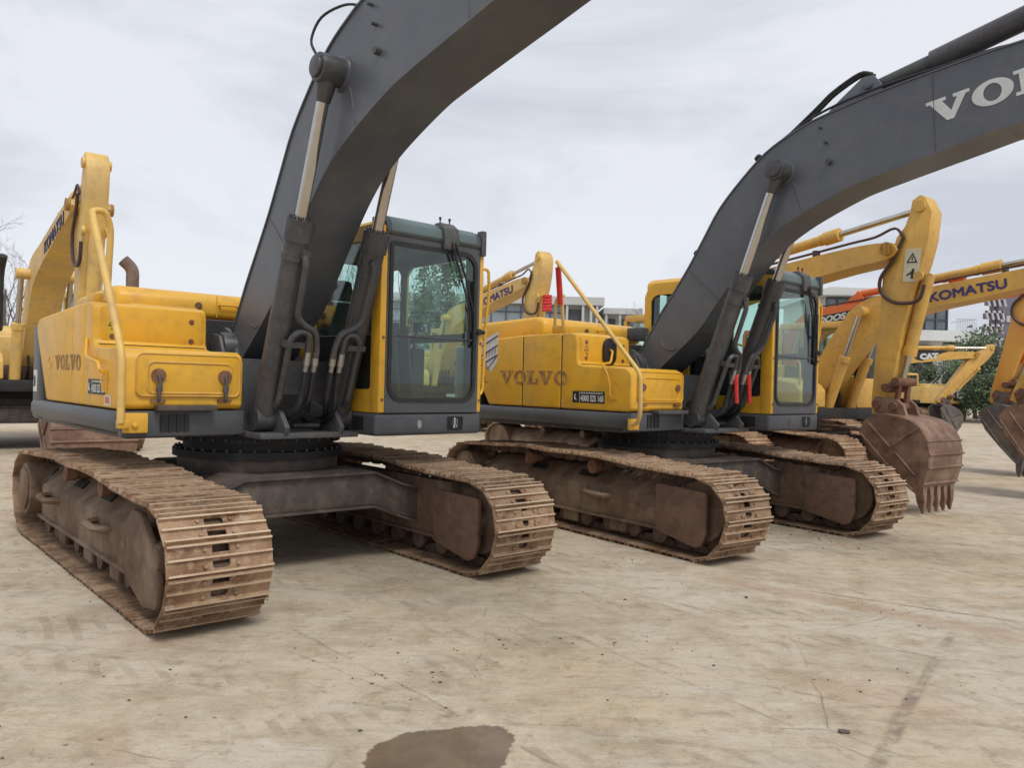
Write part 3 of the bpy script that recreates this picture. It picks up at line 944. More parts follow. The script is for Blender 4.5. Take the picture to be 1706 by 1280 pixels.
        c.tube([(cxx + .022 * math.cos(a), -1.341, czz + .03 * math.sin(a)) for a in [rad(120 + 20 * k) for k in range(9)]], .005, 5)
        part(c, 'phone_symbol', WHITE, so_)
        sl = MB()
        for q in range(9): sl.box(wx + .014 + q * (x1 - wx - .03) / 9, wx + .014 + (q + .72) * (x1 - wx - .03) / 9, -1.3405, -1.3396, z1 - (z1 - z0) * .2, z1 - (z1 - z0) * .1)
        part(sl, 'sticker_small_print', WHITE, so_)
    if not B:
        sticker(-.115, .30, 1.338, 1.450)
        bb = MB(); bb.box(.30, .46, -1.3405, -1.337, 1.262, 1.34); part(bb, 'small_sticker', STICK, tb)
        bb = MB()
        for q in range(4): bb.box(.33 + q * .025, .345 + q * .025, -1.3415, -1.3406, 1.28, 1.325)
        part(bb, 'small_sticker_print', RED, tb)
        bb = MB(); bb.box(-1.93, -1.80, -1.3335, -1.3305, 1.31, 1.51); d = part(bb, 'model_sticker', WHITE, pf)
        text('240', .085, DARK, d, plane_side(-1.3345, 0, (-1.92, 1.36)) @ Matrix.Diagonal((.6, 1.6, 1, 1)), off=.003, thick=.0006)
    else:
        sticker(-.08, .355, 1.315, 1.435)
        # shield sticker at the rear
        c = curve_plate('shield_sticker', [[(-.14, .17), (.14, .26), (.14, -.08), (.04, -.2), (-.14, -.05)]], .002, WHITE, sdp, plane_side(-1.3385, 0, (-1.42, 1.82)))
        bb = MB()
        for z0, z1 in ((.02, .11), (-.09, 0), (.13, .22)):
            bb.tube([(-1.42 - .14, -1.341, 1.82 + z0 - .03), (-1.42 + .14, -1.341, 1.82 + z1)], .008, 4)
        bb.tube([(-1.55, -1.341, 1.77), (-1.44, -1.341, 1.66), (-1.29, -1.341, 1.80)], .006, 4)
        bb.build('shield_lines', LETB, c)
        for q in range(9):
            x = -1.53 + q * .026
            t_ = MB(); t_.tube([(x, -1.341, 1.77 + q * .008), (x + .012, -1.341, 1.83 + q * .008)], .004, 4)
            if q % 2 == 0: t_.build('shield_print', DARK, c)
            else: t_.bm.free()
        v = MB()
        v.box(-1.50, -1.49, -1.34, -1.337, 1.50, 1.58); v.box(-1.50, -1.47, -1.34, -1.337, 1.495, 1.505); v.box(-1.45, -1.44, -1.34, -1.337, 1.495, 1.505)
        part(v, 'side_print', DARK, sdp)
    # warning pictograms on the pod
    wy = -1.20
    wn = MB()
    if not B:
        bk = MB(); bk.box(-.0305, -.0285, wy - .045, wy + .045, 1.80, 1.925); part(bk, 'warning_sticker', CAUT, tb)
    X0 = -.028
    wn.tube([(X0, wy - .03, 1.862), (X0, wy + .03, 1.862), (X0, wy, 1.908), (X0, wy - .03, 1.862)], .0035, 4)
    wn.tube([(X0, wy - .012, 1.84), (X0, wy + .02, 1.83), (X0, wy + .012, 1.805)], .004, 4)
    part(wn, 'warning_print', DARK, tb)
    # faded word on the side doors
    if not B:
        slab_letters('VOLVO', .125, FADE2, rp, plane_side(-1.3385, 0, (-1.13, 1.515)), gap=.1, sx=1.15).name = 'lettering'
        em = MB()
        em.tube([(-1.30 + .05 * math.cos(a), -1.338, 1.58 + .05 * math.sin(a)) for a in [2 * PI * k / 16 for k in range(17)]], .004, 4)
        part(em, 'round_emblem', YELC, rp)
        pass
    else:
        slab_letters('VOLVO', .15, FADE, rp, plane_side(-1.3385, 0, (-1.22, 1.49)), gap=.1, sx=1.28)
    for yy in (1,):
        vt = MB()
        vt.prism([(-1.58, 1.26), (-1.58, 1.42), (-1.46, 1.26)], -1.3385, -1.3365)
        vt.bm.free()
    # ---- engine bay, hood
    e = MB()
    e.box(-1.95, -.27, -.90, .36, 1.2, 1.98)
    e.box(-.62, -.30, -.42, -.25, 1.2, 1.86)
    part(e, 'engine_bay', DARK, bevel=.01)
    rc = MB()
    rc.box(-2.05, -.55, .36, 1.30, 1.2, 1.94)
    part(rc, 'left_side_door', YEL, bevel=.04, seg=3)
    ho = MB()
    ho.prism([(-2.25, 1.95), (-2.28, 2.12), (-2.18, 2.24), (-1.1, 2.285), (-.98, 2.26), (-.94, 2.19), (-.94, 2.045)], -.92, .86)
    hoo = part(ho, 'engine_hood', YEL, bevel=.05, seg=3)
    hl = MB()
    hl.box(-.935, -.93, -.03, -.022, 2.05, 2.26) if not B else None
    hl.tube(fillet([(-.95, -.0, 2.17), (-.90, -.0, 2.17), (-.90, .18, 2.17), (-.95, .18, 2.17)], .02), .01, 6)
    part(hl, 'hood_handle', YEL, hoo)
    ll = MB(); ll.cyl((-.945, -.20, 2.15), (-.925, -.20, 2.15), .032, 14)
    part(ll, 'hood_latch', RUST, hoo)
    gp = MB(); gp.box(-1.0, -.50, -.4, .86, 1.94, 2.0); part(gp, 'heat_shield', BROWN, bevel=.006)
    pl = MB(); pl.box(-.9, -.28, -1.0, -.45, 2.042, 2.07); pl.box(-.48, -.28, -1.27, -1.12, 2.05, 2.13)
    part(pl, 'top_cover', YEL, bevel=.012)
    if not B:
        ex = MB()
        ex.tube(fillet([(-1.55, -.60, 2.2), (-1.55, -.60, 2.50), (-1.58, -.68, 2.58)], .08, 6), .058, 14)
        part(ex, 'exhaust_pipe', mat('old_exhaust_steel', (.15, .10, .085), .7, c2=(.22, .17, .15), scale=9, amt=.8, c3=(.1, .05, .04), s3=14, a3=.6))
    else:
        ab = MB(); ab.box(-.72, -.48, .30, .50, 2.06, 2.22); part(ab, 'air_box', FRAMEG, bevel=.015)
        ex = MB(); ex.box(-.86, -.83, -.98, -.95, 2.03, 2.04)
        ex.bm.free()
    # ---- guard rail at the front right corner
    hr = MB()
    if not B:
        path = [(.74, -1.42, 1.18), (.74, -1.42, 1.60), (-.16, -1.42, 2.70), (-.12, -1.40, 2.80), (.05, -1.2, 2.78), (.08, -1.1, 2.68), (-.05, -1.02, 2.05)]
        path = [(.76, -1.36, 1.16), (.76, -1.36, 1.63), (-.06, -1.36, 2.73), (-.07, -1.26, 2.74), (-.10, -1.21, 2.62), (-.16, -1.21, 2.06)]
        hr.tube(fillet(path, .12, 6), .026, 12)
        hro = part(hr, 'guard_rail', YELC)
        bk = MB(); bk.box(.69, .735, -1.33, -1.17, 1.085, 1.225); bk.cyl((.735, -1.26, 1.14), (.755, -1.26, 1.14), .022, 8); bk.box(.70, .77, -1.375, -1.30, 1.12, 1.18)
        part(bk, 'rail_bracket', YEL, hro, bevel=.01)
    else:
        path = [(.70, -1.36, 1.125), (.80, -1.36, 1.14), (.86, -1.40, 1.25), (.85, -1.40, 1.62), (-.30, -1.40, 2.80)]
        hr.tube(fillet(path, .07, 6), .022, 12)
        hr.tube(fillet([(-.30, -1.40, 2.80), (-.31, -1.36, 2.78), (-.31, -1.25, 2.05)], .03), .02, 10)
        hr.tube(fillet([(-.31, -1.26, 2.45), (-.44, -1.26, 2.42), (-.46, -1.24, 2.05)], .05), .016, 8)
        hro = part(hr, 'guard_rail', YELC)
        bk = MB(); bk.box(.69, .73, -1.38, -1.24, 1.07, 1.18)
        part(bk, 'rail_bracket', YEL, hro, bevel=.01)
        tp = MB(); tp.tube([(-.305, -1.375, 2.74), (-.31, -1.34, 2.5), (-.31, -1.325, 2.35)], .03, 8)
        part(tp, 'red_wrap', RED, hro)
    # ---- cab
    X0, X1, Y0, Y1, Z0, Z1 = -.55, 1.17, .43, 1.48, 1.235, 2.80
    cb = MB()
    cb.box(-.75, 1.19, .40, 1.50, 1.048, 1.228)
    cbase = part(cb, 'cab_base', GREY, bevel=.03, seg=3)
    v = curve_plate('reflector', [circ(0, 0, .022, 20, .035)], .004, FRAMEG if B else mat('grey_reflector', (.3, .3, .32), .3), cbase, plane_front(1.192, (.83, 1.14)))
    gm = MB(); gm.box(1.188, 1.1925, 1.12, 1.29, 1.085, 1.20); lg = part(gm, 'lamp_recess', BLACK, cbase)
    gm = MB(); gm.prismX(rrect(1.175, 1.225, 1.10, 1.19, .02, 4), 1.192, 1.20); part(gm, 'work_lamp', LENS, lg)
    gm = MB()
    for q in range(5): gm.tube([(1.20, 1.135 + q * .033, 1.085), (1.212, 1.14 + q * .033, 1.14), (1.20, 1.145 + q * .033, 1.20)], .005, 5)
    part(gm, 'lamp_guard', BLACK, lg)
    gm = MB(); gm.box(.86, 1.02, .394, .4, 1.09, 1.20); part(gm, 'side_vent', BLACK, cbase)
    # floor, rear wall, roof
    c = MB()
    c.box(X0, X1 - .02, Y0 + .02, Y1 - .02, Z0 - .004, Z0 + .05)
    floor = part(c, 'cab_floor', SEATM)
    cab = MB()
    # roof as rounded slab
    cab.prismX([(Y0, Z1 - .10), (Y0 + .02, Z1 - .03), (Y0 + .10, Z1 + .02), (Y1 - .10, Z1 + .02), (Y1 - .02, Z1 - .03), (Y1, Z1 - .10)], X0 + .02, X1 - .16)
    cabo = part(cab, 'cab', YEL, bevel=.015)
    cl_ = MB(); cl_.box(X0 + .03, X1 - .16, Y0 + .03, Y1 - .03, Z1 - .125, Z1 - .102); cl_.build('ceiling', SEATM, cabo)
    for yy in (Y0 + .058, Y1 - .075):
        cl_ = MB(); cl_.box(X1 - .13, X1 - .024, yy, yy + .014, Z0 + .05, Z1 - .12); cl_.build('pillar_trim', SEATM, cabo)
    # side walls with openings
    def wall(y, name, holes, m=YEL, x0=X0, x1=X1, th=.05):
        outer = [(x0, Z0), (x1, Z0), (x1, Z1 - .12), (x1 - .03, Z1 - .06), (x1 - .10, Z1 - .04), (x0 + .16, Z1 - .04), (x0 + .05, Z1 - .08), (x0, Z1 - .2)]
        sgn = -1 if y < (Y0 + Y1) / 2 else 1
        o = curve_plate(name, [outer] + holes, .022, m, cabo, plane_side(y + sgn * .014), bevel=0.0)
        curve_plate('lining', [outer] + holes, .03, SEATM, o, plane_side(y - sgn * .0125), bevel=0.0)
        return o
    in_holes = [rrect(.12, 1.07, 1.42, Z1 - .16, .06)[::-1], rrect(-.46, .04, 1.96, Z1 - .18, .12)[::-1]]
    wall(Y0 + .025, 'right_wall', in_holes)
    out_holes = [rrect(.06, 1.09, 1.93, Z1 - .20, .12)[::-1], rrect(.10, 1.09, 1.36, 1.86, .08)[::-1], rrect(-.46, .0, 1.93, Z1 - .20, .1)[::-1]]
    wall(Y1 - .025, 'door', out_holes)
    gl = MB()
    gl.box(.12, 1.07, Y0 + .02, Y0 + .026, 1.86, Z1 - .16)
    gl.build('side_window', GLASS, cabo)
    gl = MB(); gl.box(-.42, .02, Y0 + .02, Y0 + .026, 1.98, Z1 - .2); gl.build('rear_side_window', GLASS, cabo)
    gl = MB(); gl.box(.20, 1.07, Y0 + .012, Y0 + .03, 1.42, 1.86); lp = gl.build('lower_black_panel', BLACK, cabo)
    gl = MB(); gl.box(.66, .86, Y0 + .008, Y0 + .0118, 1.56, 1.70); gl.build('panel_label', mat('dull_grey_label', (.16, .17, .18), .4), lp)
    gl = MB(); gl.tube([(.20, Y0 + .01, 1.865), (1.07, Y0 + .01, 1.865)], .006, 5); gl.build('window_bar', FRAMEG, cabo)
    gl = MB(); gl.box(.06, 1.09, Y1 - .03, Y1 - .024, 1.93, Z1 - .20); gl.box(.10, 1.09, Y1 - .03, Y1 - .024, 1.36, 1.86); gl.build('door_window', GLASS, cabo)
    # back wall with window
    curve_plate('rear_wall', [[(Y0 + .05, Z0), (Y1 - .05, Z0), (Y1 - .05, Z1 - .02), (Y0 + .05, Z1 - .02)], rrect(Y0 + .10, Y1 - .10, 1.78, Z1 - .14, .07)[::-1]], .04, SEATM, cabo, plane_front(X0 + .025))
    gl = MB(); gl.box(X0 + .02, X0 + .026, Y0 + .10, Y1 - .10, 1.78, Z1 - .14); gl.build('rear_window', GLASS, cabo)
    # front: grey surround with rounded opening, rubber seal, glass
    WY0, WY1, WZ0, WZ1 = Y0 + .085, Y1 - .075, 1.335, Z1 - .19
    opening = rrect(WY0, WY1, WZ0, WZ1, [.13, .13, .13, .03], 8)
    fp = curve_plate('windshield_surround', [[(Y0 + .055, Z0), (Y1 - .03, Z0), (Y1 - .03, Z1 - .02), (Y0 + .055, Z1 - .02)], opening[::-1]], .035, GREY, cabo, plane_front(X1 - .002))
    seal_o = rrect(WY0 - .012, WY1 + .012, WZ0 - .012, WZ1 + .012, [.14, .14, .14, .04], 8)
    seal_i = rrect(WY0 + .022, WY1 - .022, WZ0 + .018, WZ1 - .022, [.12, .12, .12, .03], 8)
    curve_plate('windshield_seal', [seal_o, seal_i[::-1]], .012, BLACK, fp, plane_front(X1 + .020))
    ws = MB(); ws.prismX(opening, X1 + .008, X1 + .014); ws.build('windshield', GLASS, cabo)
    tr_ = MB(); tr_.tube([(X1 + .02, WY0 + .01, 1.862), (X1 + .02, WY1 - .02, 1.862)], .008, 6); tr_.build('windshield_bar', FRAMEG, fp)
    # yellow front pillars
    pm = MB(); pm.box(X1 - .12, X1 + .017, Y0 - .004, Y0 + .056, Z0, Z1 - .06); pm.build('front_pillar', YEL, cabo, bevel=.012)
    pm = MB(); pm.box(X1 - .10, X1 + .017, Y1 - .032, Y1 + .012, Z0, Z1 - .17); pm.build('front_pillar', YEL, cabo, bevel=.012)
    bm_ = MB()
    for z in (1.34, 1.84):
        bm_.cyl((X1 + .017, Y0 + .028, z), (X1 + .026, Y0 + .028, z), .012, 8)
        bm_.cyl((X1 + .017, Y1 - .01, z), (X1 + .026, Y1 - .01, z), .012, 8)
    bm_.build('pillar_bolts', RUST, cabo)
    # roof visor
    vs = MB()
    vs.prism([(X1 - .20, Z1 - .10), (X1 + .02, Z1 - .135), (X1 + .035, Z1 - .10), (X1 + .02, Z1 - .03), (X1 - .03, Z1 + .012), (X1 - .20, Z1 + .035)], Y0 + .03, Y1 - .0)
    vso = vs.build('roof_visor', GREY, cabo, bevel=.012)
    vs = MB()
    vs.prism([(X1 + .022, Z1 - .12), (X1 + .04, Z1 - .10), (X1 + .026, Z1 - .03), (X1 - .022, Z1 + .014), (X1 - .06, Z1 + .03), (X1 - .05, Z1 - .0)], Y0 + .07, Y0 + .58)
    vs.build('visor_panel', TEAL, vso, bevel=.008)
    vs = MB(); vs.prism([(X1 + .022, Z1 - .12), (X1 + .042, Z1 - .10), (X1 + .03, Z1 - .03), (X1 - .02, Z1 + .018), (X1 - .05, Z1 + .0)], Y0 + .76, Y0 + .96)
    vs.build('lamp_panel', TEAL, vso, bevel=.008)
    vs = MB(); vs.prism([(X1 - .1, Z1 - .14), (X1 + .05, Z1 - .19), (X1 + .065, Z1 - .12), (X1 + .05, Z1 - .0), (X1 - .02, Z1 + .05), (X1 - .1, Z1 + .05)], Y0 + .585, Y0 + .745)
    vs.build('wiper_motor_cover', FRAMEG, vso, bevel=.015)
    vs = MB(); vs.box(X1 - .03, X1 + .045, Y1 - .04, Y1 + .012, Z1 - .19, Z1 + .03); vs.build('corner_bracket', GREY, vso, bevel=.008)
    an = MB()
    for y in (.60, .70): an.cyl((X1 - .03, Y0 + y, Z1 + .04), (X1 - .03, Y0 + y, Z1 + .085), .006, 6); an.cyl((X1 - .03, Y0 + y, Z1 + .075), (X1 - .03, Y0 + y, Z1 + .095), .011, 8)
    an.build('washer_nozzles', BLACK, vso)
    be = MB(); be.cyl((.80, 1.28, Z1 + .0), (.80, 1.28, Z1 + .05), .055, 16); beo = be.build('beacon_base', BROWN, cabo)
    if not B:
        be = MB(); be.cyl((.80, 1.28, Z1 + .05), (.80, 1.28, Z1 + .10), .045, 16, .03); be.build('beacon_lens', AMBER, beo, bevel=.01)
    # wipers
    wp = MB()
    wx = X1 + .06
    wp.tube([(wx, Y0 + .66, Z1 - .12), (wx, Y0 + .76, Z1 - .38), (wx, Y0 + .88, Z1 - .68), (wx - .01, Y0 + .90, Z1 - .86)], .011, 6, .007)
    wp.tube([(wx, Y0 + .70, Z1 - .12), (wx, Y0 + .82, Z1 - .40), (wx, Y0 + .90, Z1 - .64), (wx - .01, Y0 + .93, Z1 - .70)], .011, 6, .007)
    wp.tube([(wx - .015, Y0 + .865, Z1 - .42), (wx - .015, Y0 + .885, Z1 - .98)], .009, 6)
    wp.build('wiper', BLACK, cabo)
    bl2 = MB(); bl2.box(X1 + .02, X1 + .05, Y1 - .115, Y1 - .085, Z1 - 1.0, Z1 - .42); bl2.cyl((X1 + .03, Y1 - .10, Z1 - .86), (X1 + .03, Y1 + .02, Z1 - .86), .02, 8); bl2.cyl((X1 + .03, Y1 - .05, Z1 - .86), (X1 + .06, Y1 - .05, Z1 - .86), .028, 8)
    bl2.build('window_clamp', BLACK, cabo, bevel=.004)
    # door handrail
    dh = MB()
    dh.tube(fillet([(X1 - .03, Y1, Z1 - .30), (X1 + .0, Y1 + .08, Z1 - .29), (X1 - .02, Y1 + .11, Z1 - .50), (X1 - .06, Y1 + .11, 2.0), (X1 - .08, Y1 + .11, 1.40), (X1 - .06, Y1 + .0, 1.37)], .06, 5), .014, 8)
    dh.build('door_handrail', YEL, cabo)
    # interior
    st = MB()
    st.box(-.12, .38, .72, 1.20, 1.55, 1.68)
    st.hull([(-.16, .74, 1.62), (.0, .74, 1.62), (.0, 1.18, 1.62), (-.16, 1.18, 1.62)], [(-.34, .78, 2.22), (-.22, .78, 2.24), (-.22, 1.14, 2.24), (-.34, 1.14, 2.22)])
    st.hull([(-.36, .84, 2.26), (-.26, .84, 2.26), (-.26, 1.08, 2.26), (-.36, 1.08, 2.26)], [(-.38, .86, 2.46), (-.30, .86, 2.46), (-.30, 1.06, 2.46), (-.38, 1.06, 2.46)])
    st.box(.0, .30, .80, 1.12, 1.28, 1.55)
    st.build('seat', SEATM, cabo, bevel=.03)
    cn = MB()
    cn.box(-.1, .50, .52, .68, 1.28, 1.82); cn.box(-.1, .50, 1.24, 1.38, 1.28, 1.80)
    cn.box(X0 + .02, X0 + .12, Y0 + .05, Y0 + .16, Z0, Z1 - .05)
    cn.box(X0 + .02, X0 + .10, Y0 + .40, Y0 + .50, 1.9, Z1 - .12)
    cn.build('side_console', SEATM, cabo, bevel=.02)
    lv = MB()
    for y in (.62, 1.30): lv.tube([(.42, y, 1.8), (.46, y, 1.98)], .014, 6); lv.box(.44, .50, y - .025, y + .025, 1.96, 2.04)
    for y in (.86, 1.0): lv.tube([(.86, y, 1.28), (.78, y, 1.70), (.70, y + .03, 1.98)], .012, 6); lv.box(.80, .98, y - .05, y + .05, 1.285, 1.31)
    lv.box(.92, 1.0, .56, .74, 1.82, 1.98)
    lv.build('control_levers', BLACK, cabo, bevel=.004)
    # ---- boom
    def boomy(p): return p
    bt = smooth_line(BOOM_TOP, 3); bl_ = smooth_line(BOOM_LOW, 3)
    poly = bt + bl_
    W = .235
    bo = MB(); bo.prism(poly, -W + .012, W - .012)
    boom = part(bo, 'boom', BOOMG)
    fl = MB()
    def strip(line, dz, y0, y1, t=.014):
        # plate following a line, thickness t
        for i in range(len(line) - 1):
            (xa, za), (xb, zb) = line[i], line[i + 1]
            d = Vector((xb - xa, zb - za)).normalized(); n = Vector((-d.y, d.x)) * t * dz
            fl.hull([(xa, y0, za), (xb, y0, zb), (xb + n.x, y0, zb + n.y), (xa + n.x, y0, za + n.y)], [(xa, y1, za), (xb, y1, zb), (xb + n.x, y1, zb + n.y), (xa + n.x, y1, za + n.y)])
    strip(bt[5:-1], 1, -W, W); strip(bl_[1:-6], 1, -W, W)
    fl.build('flange_plate', BOOMG, boom)
    # weld seams and bosses
    ws_ = MB()
    for (xa, za), (xb, zb) in (((1.74, 3.50), (1.82, 3.24)), ((2.98, 4.23), (3.02, 3.58)), ((.56, 2.76), (.92, 2.44))):
        for y in (-W + .012, W - .012):
            ws_.tube([(xa, y, za), (xb, y, zb)], .006, 5)
    ws_.tube([(.36 + .16 * math.cos(a), -W + .011, 2.02 + .12 * math.sin(a)) for a in [rad(190 + 16 * k) for k in range(9)]], .007, 5)
    ws_.build('weld_seam', GREYC, boom)
    bs = MB()
    PX, PZ = 1.62, 3.63
    bs.cyl((PX, -W - .005, PZ), (PX, -W + .05, PZ), .125, 24)
    bs.cyl((PX, W - .05, PZ), (PX, W + .005, PZ), .125, 24)
    bs.cyl((PX, -W - .05, PZ), (PX, W + .05, PZ), .085, 20)
    bs.build('pin_boss', BOOMG, boom, bevel=.008)
    bt2 = MB()
    for x, z, r in ((2.09, 3.65, .026), (2.05, 3.84, .013), (1.99, 3.99, .012)):
        bt2.cyl((x, -W + .01, z), (x, -W - .03, z), r, 8)
    bt2.build('hose_bolts', GREYC, boom)
    ft = MB()
    ft.cyl((-.12, -W - .10, 1.72), (-.12, W + .10, 1.72), .15, 24)
    ft.build('foot_pin', GREYC, boom, bevel=.01)
    ea = MB()
    for y in (-.33, .33):
        ea.prism([(-.42, 1.2), (.12, 1.2), (.02, 1.70), (-.06, 1.84), (-.20, 1.86), (-.30, 1.74)], y - .03, y + .03)
    part(ea, 'boom_bracket', FRAMEG, bevel=.01)
    # arm cylinder mount on top and arm cylinder
    am = MB()
    for y in (-.13, .13):
        am.prism([(1.90, 4.05), (2.10, 4.22), (2.34, 4.40), (2.44, 4.40), (2.52, 4.30), (2.50, 4.16)], y - .02, y + .02)
    am.cyl((2.40, -.17, 4.32), (2.40, .17, 4.32), .045, 14)
    am.build('cylinder_lug', BOOMG, boom, bevel=.006)
    ac = MB()
    ac.cyl((2.40, 0, 4.32), (2.62, 0, 4.37), .07, 18); ac.cyl((2.44, 0, 4.325), (2.95, 0, 4.44), .075, 20)
    ac.cyl((2.90, 0, 4.43), (4.3, 0, 4.76), .098, 22); ac.cyl((4.25, 0, 4.75), (4.36, 0, 4.775), .11, 22)
    aco = part(ac, 'arm_cylinder', GREYC)
    rd = MB(); rd.cyl((4.36, 0, 4.775), (5.5, 0, 5.05), .05, 16); rd.build('rod', CHROME, aco)
    # hoses on the boom back
    hs = MB()
    for y in (-.12, -.06):
        line = [(-.05 + y * .2, y, 2.02)] + [(x - .035, y, z + .03) for x, z in BOOM_TOP[3:9]] + [(1.86, y, 4.20), (2.05, y, 4.34), (2.30, y, 4.45), (2.42, y, 4.42)]
        hs.tube(smooth_line(line, 4), .017, 7)
    hs.tube(smooth_line([(1.50, -.2, 3.92), (1.9, -.2, 4.12), (2.4, -.2, 4.235), (3.0, -.2, 4.29), (3.7, -.2, 4.32), (5.0, -.2, 4.1)], 4), .012, 6)
    if not B:
        hs.tube(smooth_line([(1.58, -.40, 3.72), (1.50, -.40, 3.85), (1.56, -.36, 4.0), (1.72, -.28, 4.06), (1.83, -.2, 4.05)], 5), .010, 6)
    for x, z in ((.62, 2.92), (1.33, 3.82)):
        hs.cyl((x - .05, -.1, z + .04), (x - .07, -.1, z + .06), .04, 8)
    part(hs, 'boom_hoses', BLACK)
    # ---- boom cylinders
    for s in (-1, 1):
        y = s * .325
        A_ = Vector((.74, y, 1.18)); E_ = Vector((PX, y, PZ)); d = (E_ - A_).normalized()
        Hh = A_ + d * 1.56
        c = MB()
        c.cyl(A_ + d * .05, Hh - d * .14, .09, 24)
        c.cyl(Hh - d * .16, Hh, .105, 24); c.cyl(Hh - d * .30, Hh - d * .27, .098, 24)
        c.cyl(A_ - Vector((0, .085, 0)), A_ + Vector((0, .085, 0)), .095, 20)
        c.cyl(A_ - d * .0, A_ + d * .22, .075, 20)
        for k in range(10):
            a = 2 * PI * k / 10
            sd_ = d.orthogonal().normalized(); q = d.cross(sd_)
            o_ = (sd_ * math.cos(a) + q * math.sin(a)) * .077
            c.cyl(Hh + o_, Hh + o_ + d * .018, .013, 6)
        cy_ = part(c, 'boom_cylinder', GREYC)
        r = MB(); r.cyl(Hh, E_ - d * .10, .044, 20); part(r, 'rod', CHROME, cy_)
        e = MB()
        e.cyl(E_ - Vector((0, .09, 0)), E_ + Vector((0, .09, 0)), .10, 22)
        e.cyl(E_ - d * .22, E_ - d * .06, .05, 16, .075)
        e.cyl(E_ + Vector((0, s * .09, 0)), E_ + Vector((0, s * .115, 0)), .075, 20)
        part(e, 'rod_eye', GREYC, cy_, bevel=.006)
        e = MB(); e.cyl((PX, s * .23, PZ), (PX, s * .262, PZ), .088, 20); part(e, 'rusty_collar', RUST, cy_)
        # rigid pipes running beside the barrel
        f_ = Vector((d.z, 0, -d.x))           # forward side of the barrel
        inn = Vector((0, -s, 0))
        def P_(t, a, b): return A_ + d * t + f_ * a + inn * b
        hp = MB()
        hp.tube(fillet([P_(1.33, .09, .03), P_(1.26, .135, .04), P_(.86, .135, .05), P_(.80, .14, .12), P_(.76, .14, .22), P_(.62, .15, .25), P_(.56, .16, .25)], .06, 5), .025, 8)
        hp.tube(fillet([P_(.14, .09, .03), P_(.20, .135, .03), P_(.70, .135, .03), P_(.76, .135, .10), P_(.74, .14, .17), P_(.60, .15, .18), P_(.54, .15, .18)], .05, 5), .025, 8)
        hp.cyl(P_(1.33, .02, .03), P_(1.33, .12, .04), .03, 12)
        b0 = P_(.69, .10, .02); 
        hp.hull([P_(.63, .09, -.02), P_(.63, .16, -.02), P_(.63, .16, .14), P_(.63, .09, .14)], [P_(.67, .09, -.02), P_(.67, .16, -.02), P_(.67, .16, .14), P_(.67, .09, .14)])
        part(hp, 'cylinder_pipe', GREYC, cy_)
        hn = MB()
        for b in (.25, .18): hn.cyl(P_(.60, .155, b), P_(.50, .165, b), .024, 6); hn.cyl(P_(.50, .165, b), P_(.44, .165, b), .018, 8)
        part(hn, 'hose_fitting', mat('dull_fitting', (.36, .34, .30), .4, metal=.5), cy_)
        hb = MB()
        for b, q in ((.25, .0), (.18, .04)):
            p0 = P_(.45, .165, b)
            hb.tube(smooth_line([tuple(p0), (p0.x - .04, p0.y, p0.z - .15), (p0.x - .09, p0.y + s * .015, 1.30 - q), (.72, y * .62, 1.18 - q), (.50, y * .35, 1.20), (.40, y * .2, 1.26)], 5), .024, 8)
        part(hb, 'hydraulic_hose', BLACK, cy_)
        if B and True:
            rt = MB()
            p0 = P_(.56, .17, .20)
            rt.tube([tuple(p0), (p0.x + .01, p0.y, p0.z - .12), (p0.x + .015, p0.y + .01, p0.z - .30)], .028, 8, .02)
            part(rt, 'red_tape', RED, cy_)
    tf = MB()
    tf.tube([(.66, -.2, 1.15), (.8, -.1, 1.12), (.82, .1, 1.12), (.68, .2, 1.15)], .022, 8)
    tf.tube([(.62, -.12, 1.10), (.74, 0, 1.2), (.66, .14, 1.12)], .018, 8)
    part(tf, 'hose_loop', BLACK)
    # big lettering on the boom
    ang = math.atan2(.055, .37)
    slab_letters('VOLVO', .205, LETW, boom, plane_side(-W + .009, ang, (2.96, 3.795)), gap=.02, sx=1.5)
    return root

volvo('grey boomed yellow excavator at front left with rusty tracks and faded black side lettering', -2.175, 6.92, -.8495, .0217, False)
volvo('yellow excavator in the middle, white lettering on its grey boom, red tape on its hoses', 1.674, 9.174, -.9332, .1076, True)

# ------------------------------------------------------------------ other excavators
KBOOM_T = [(.30, 1.38), (.42, 1.56), (.80, 1.98), (1.02, 2.34), (1.34, 2.79), (1.57, 3.01), (1.93, 3.15), (2.76, 3.23), (3.6, 3.33), (4.4, 3.42), (4.82, 3.44), (5.04, 3.41)]
KBOOM_L = [(5.09, 3.33), (4.95, 3.22), (4.3, 3.13), (3.5, 2.99), (2.77, 2.87), (2.1, 2.68), (1.8, 2.48), (1.5, 2.14), (1.1, 1.62), (.72, 1.24), (.45, 1.15), (.30, 1.22)]
KARM = [(5.20, 3.82), (5.22, 3.95), (5.32, 4.01), (5.38, 3.97), (5.47, 3.78), (5.44, 3.45), (5.37, 3.15), (5.26, 2.82), (5.14, 2.29), (5.05, 1.75), (4.97, 1.5), (4.88, 1.20), (4.76, 1.22), (4.75, 1.40),
        (4.81, 2.22), (4.85, 2.80), (4.86, 3.0), (4.89, 3.13), (4.98, 3.33), (5.03, 3.5), (5.14, 3.64)]
KBUCK = [(4.84, 1.15), (4.76, .98), (4.92, .74), (5.20, .50), (5.42, .33), (5.52, .26), (5.60, .40), (5.655, .60), (5.66, .80), (5.62, .96), (5.53, 1.09), (5.40, 1.17), (5.16, 1.22), (4.98, 1.22)]

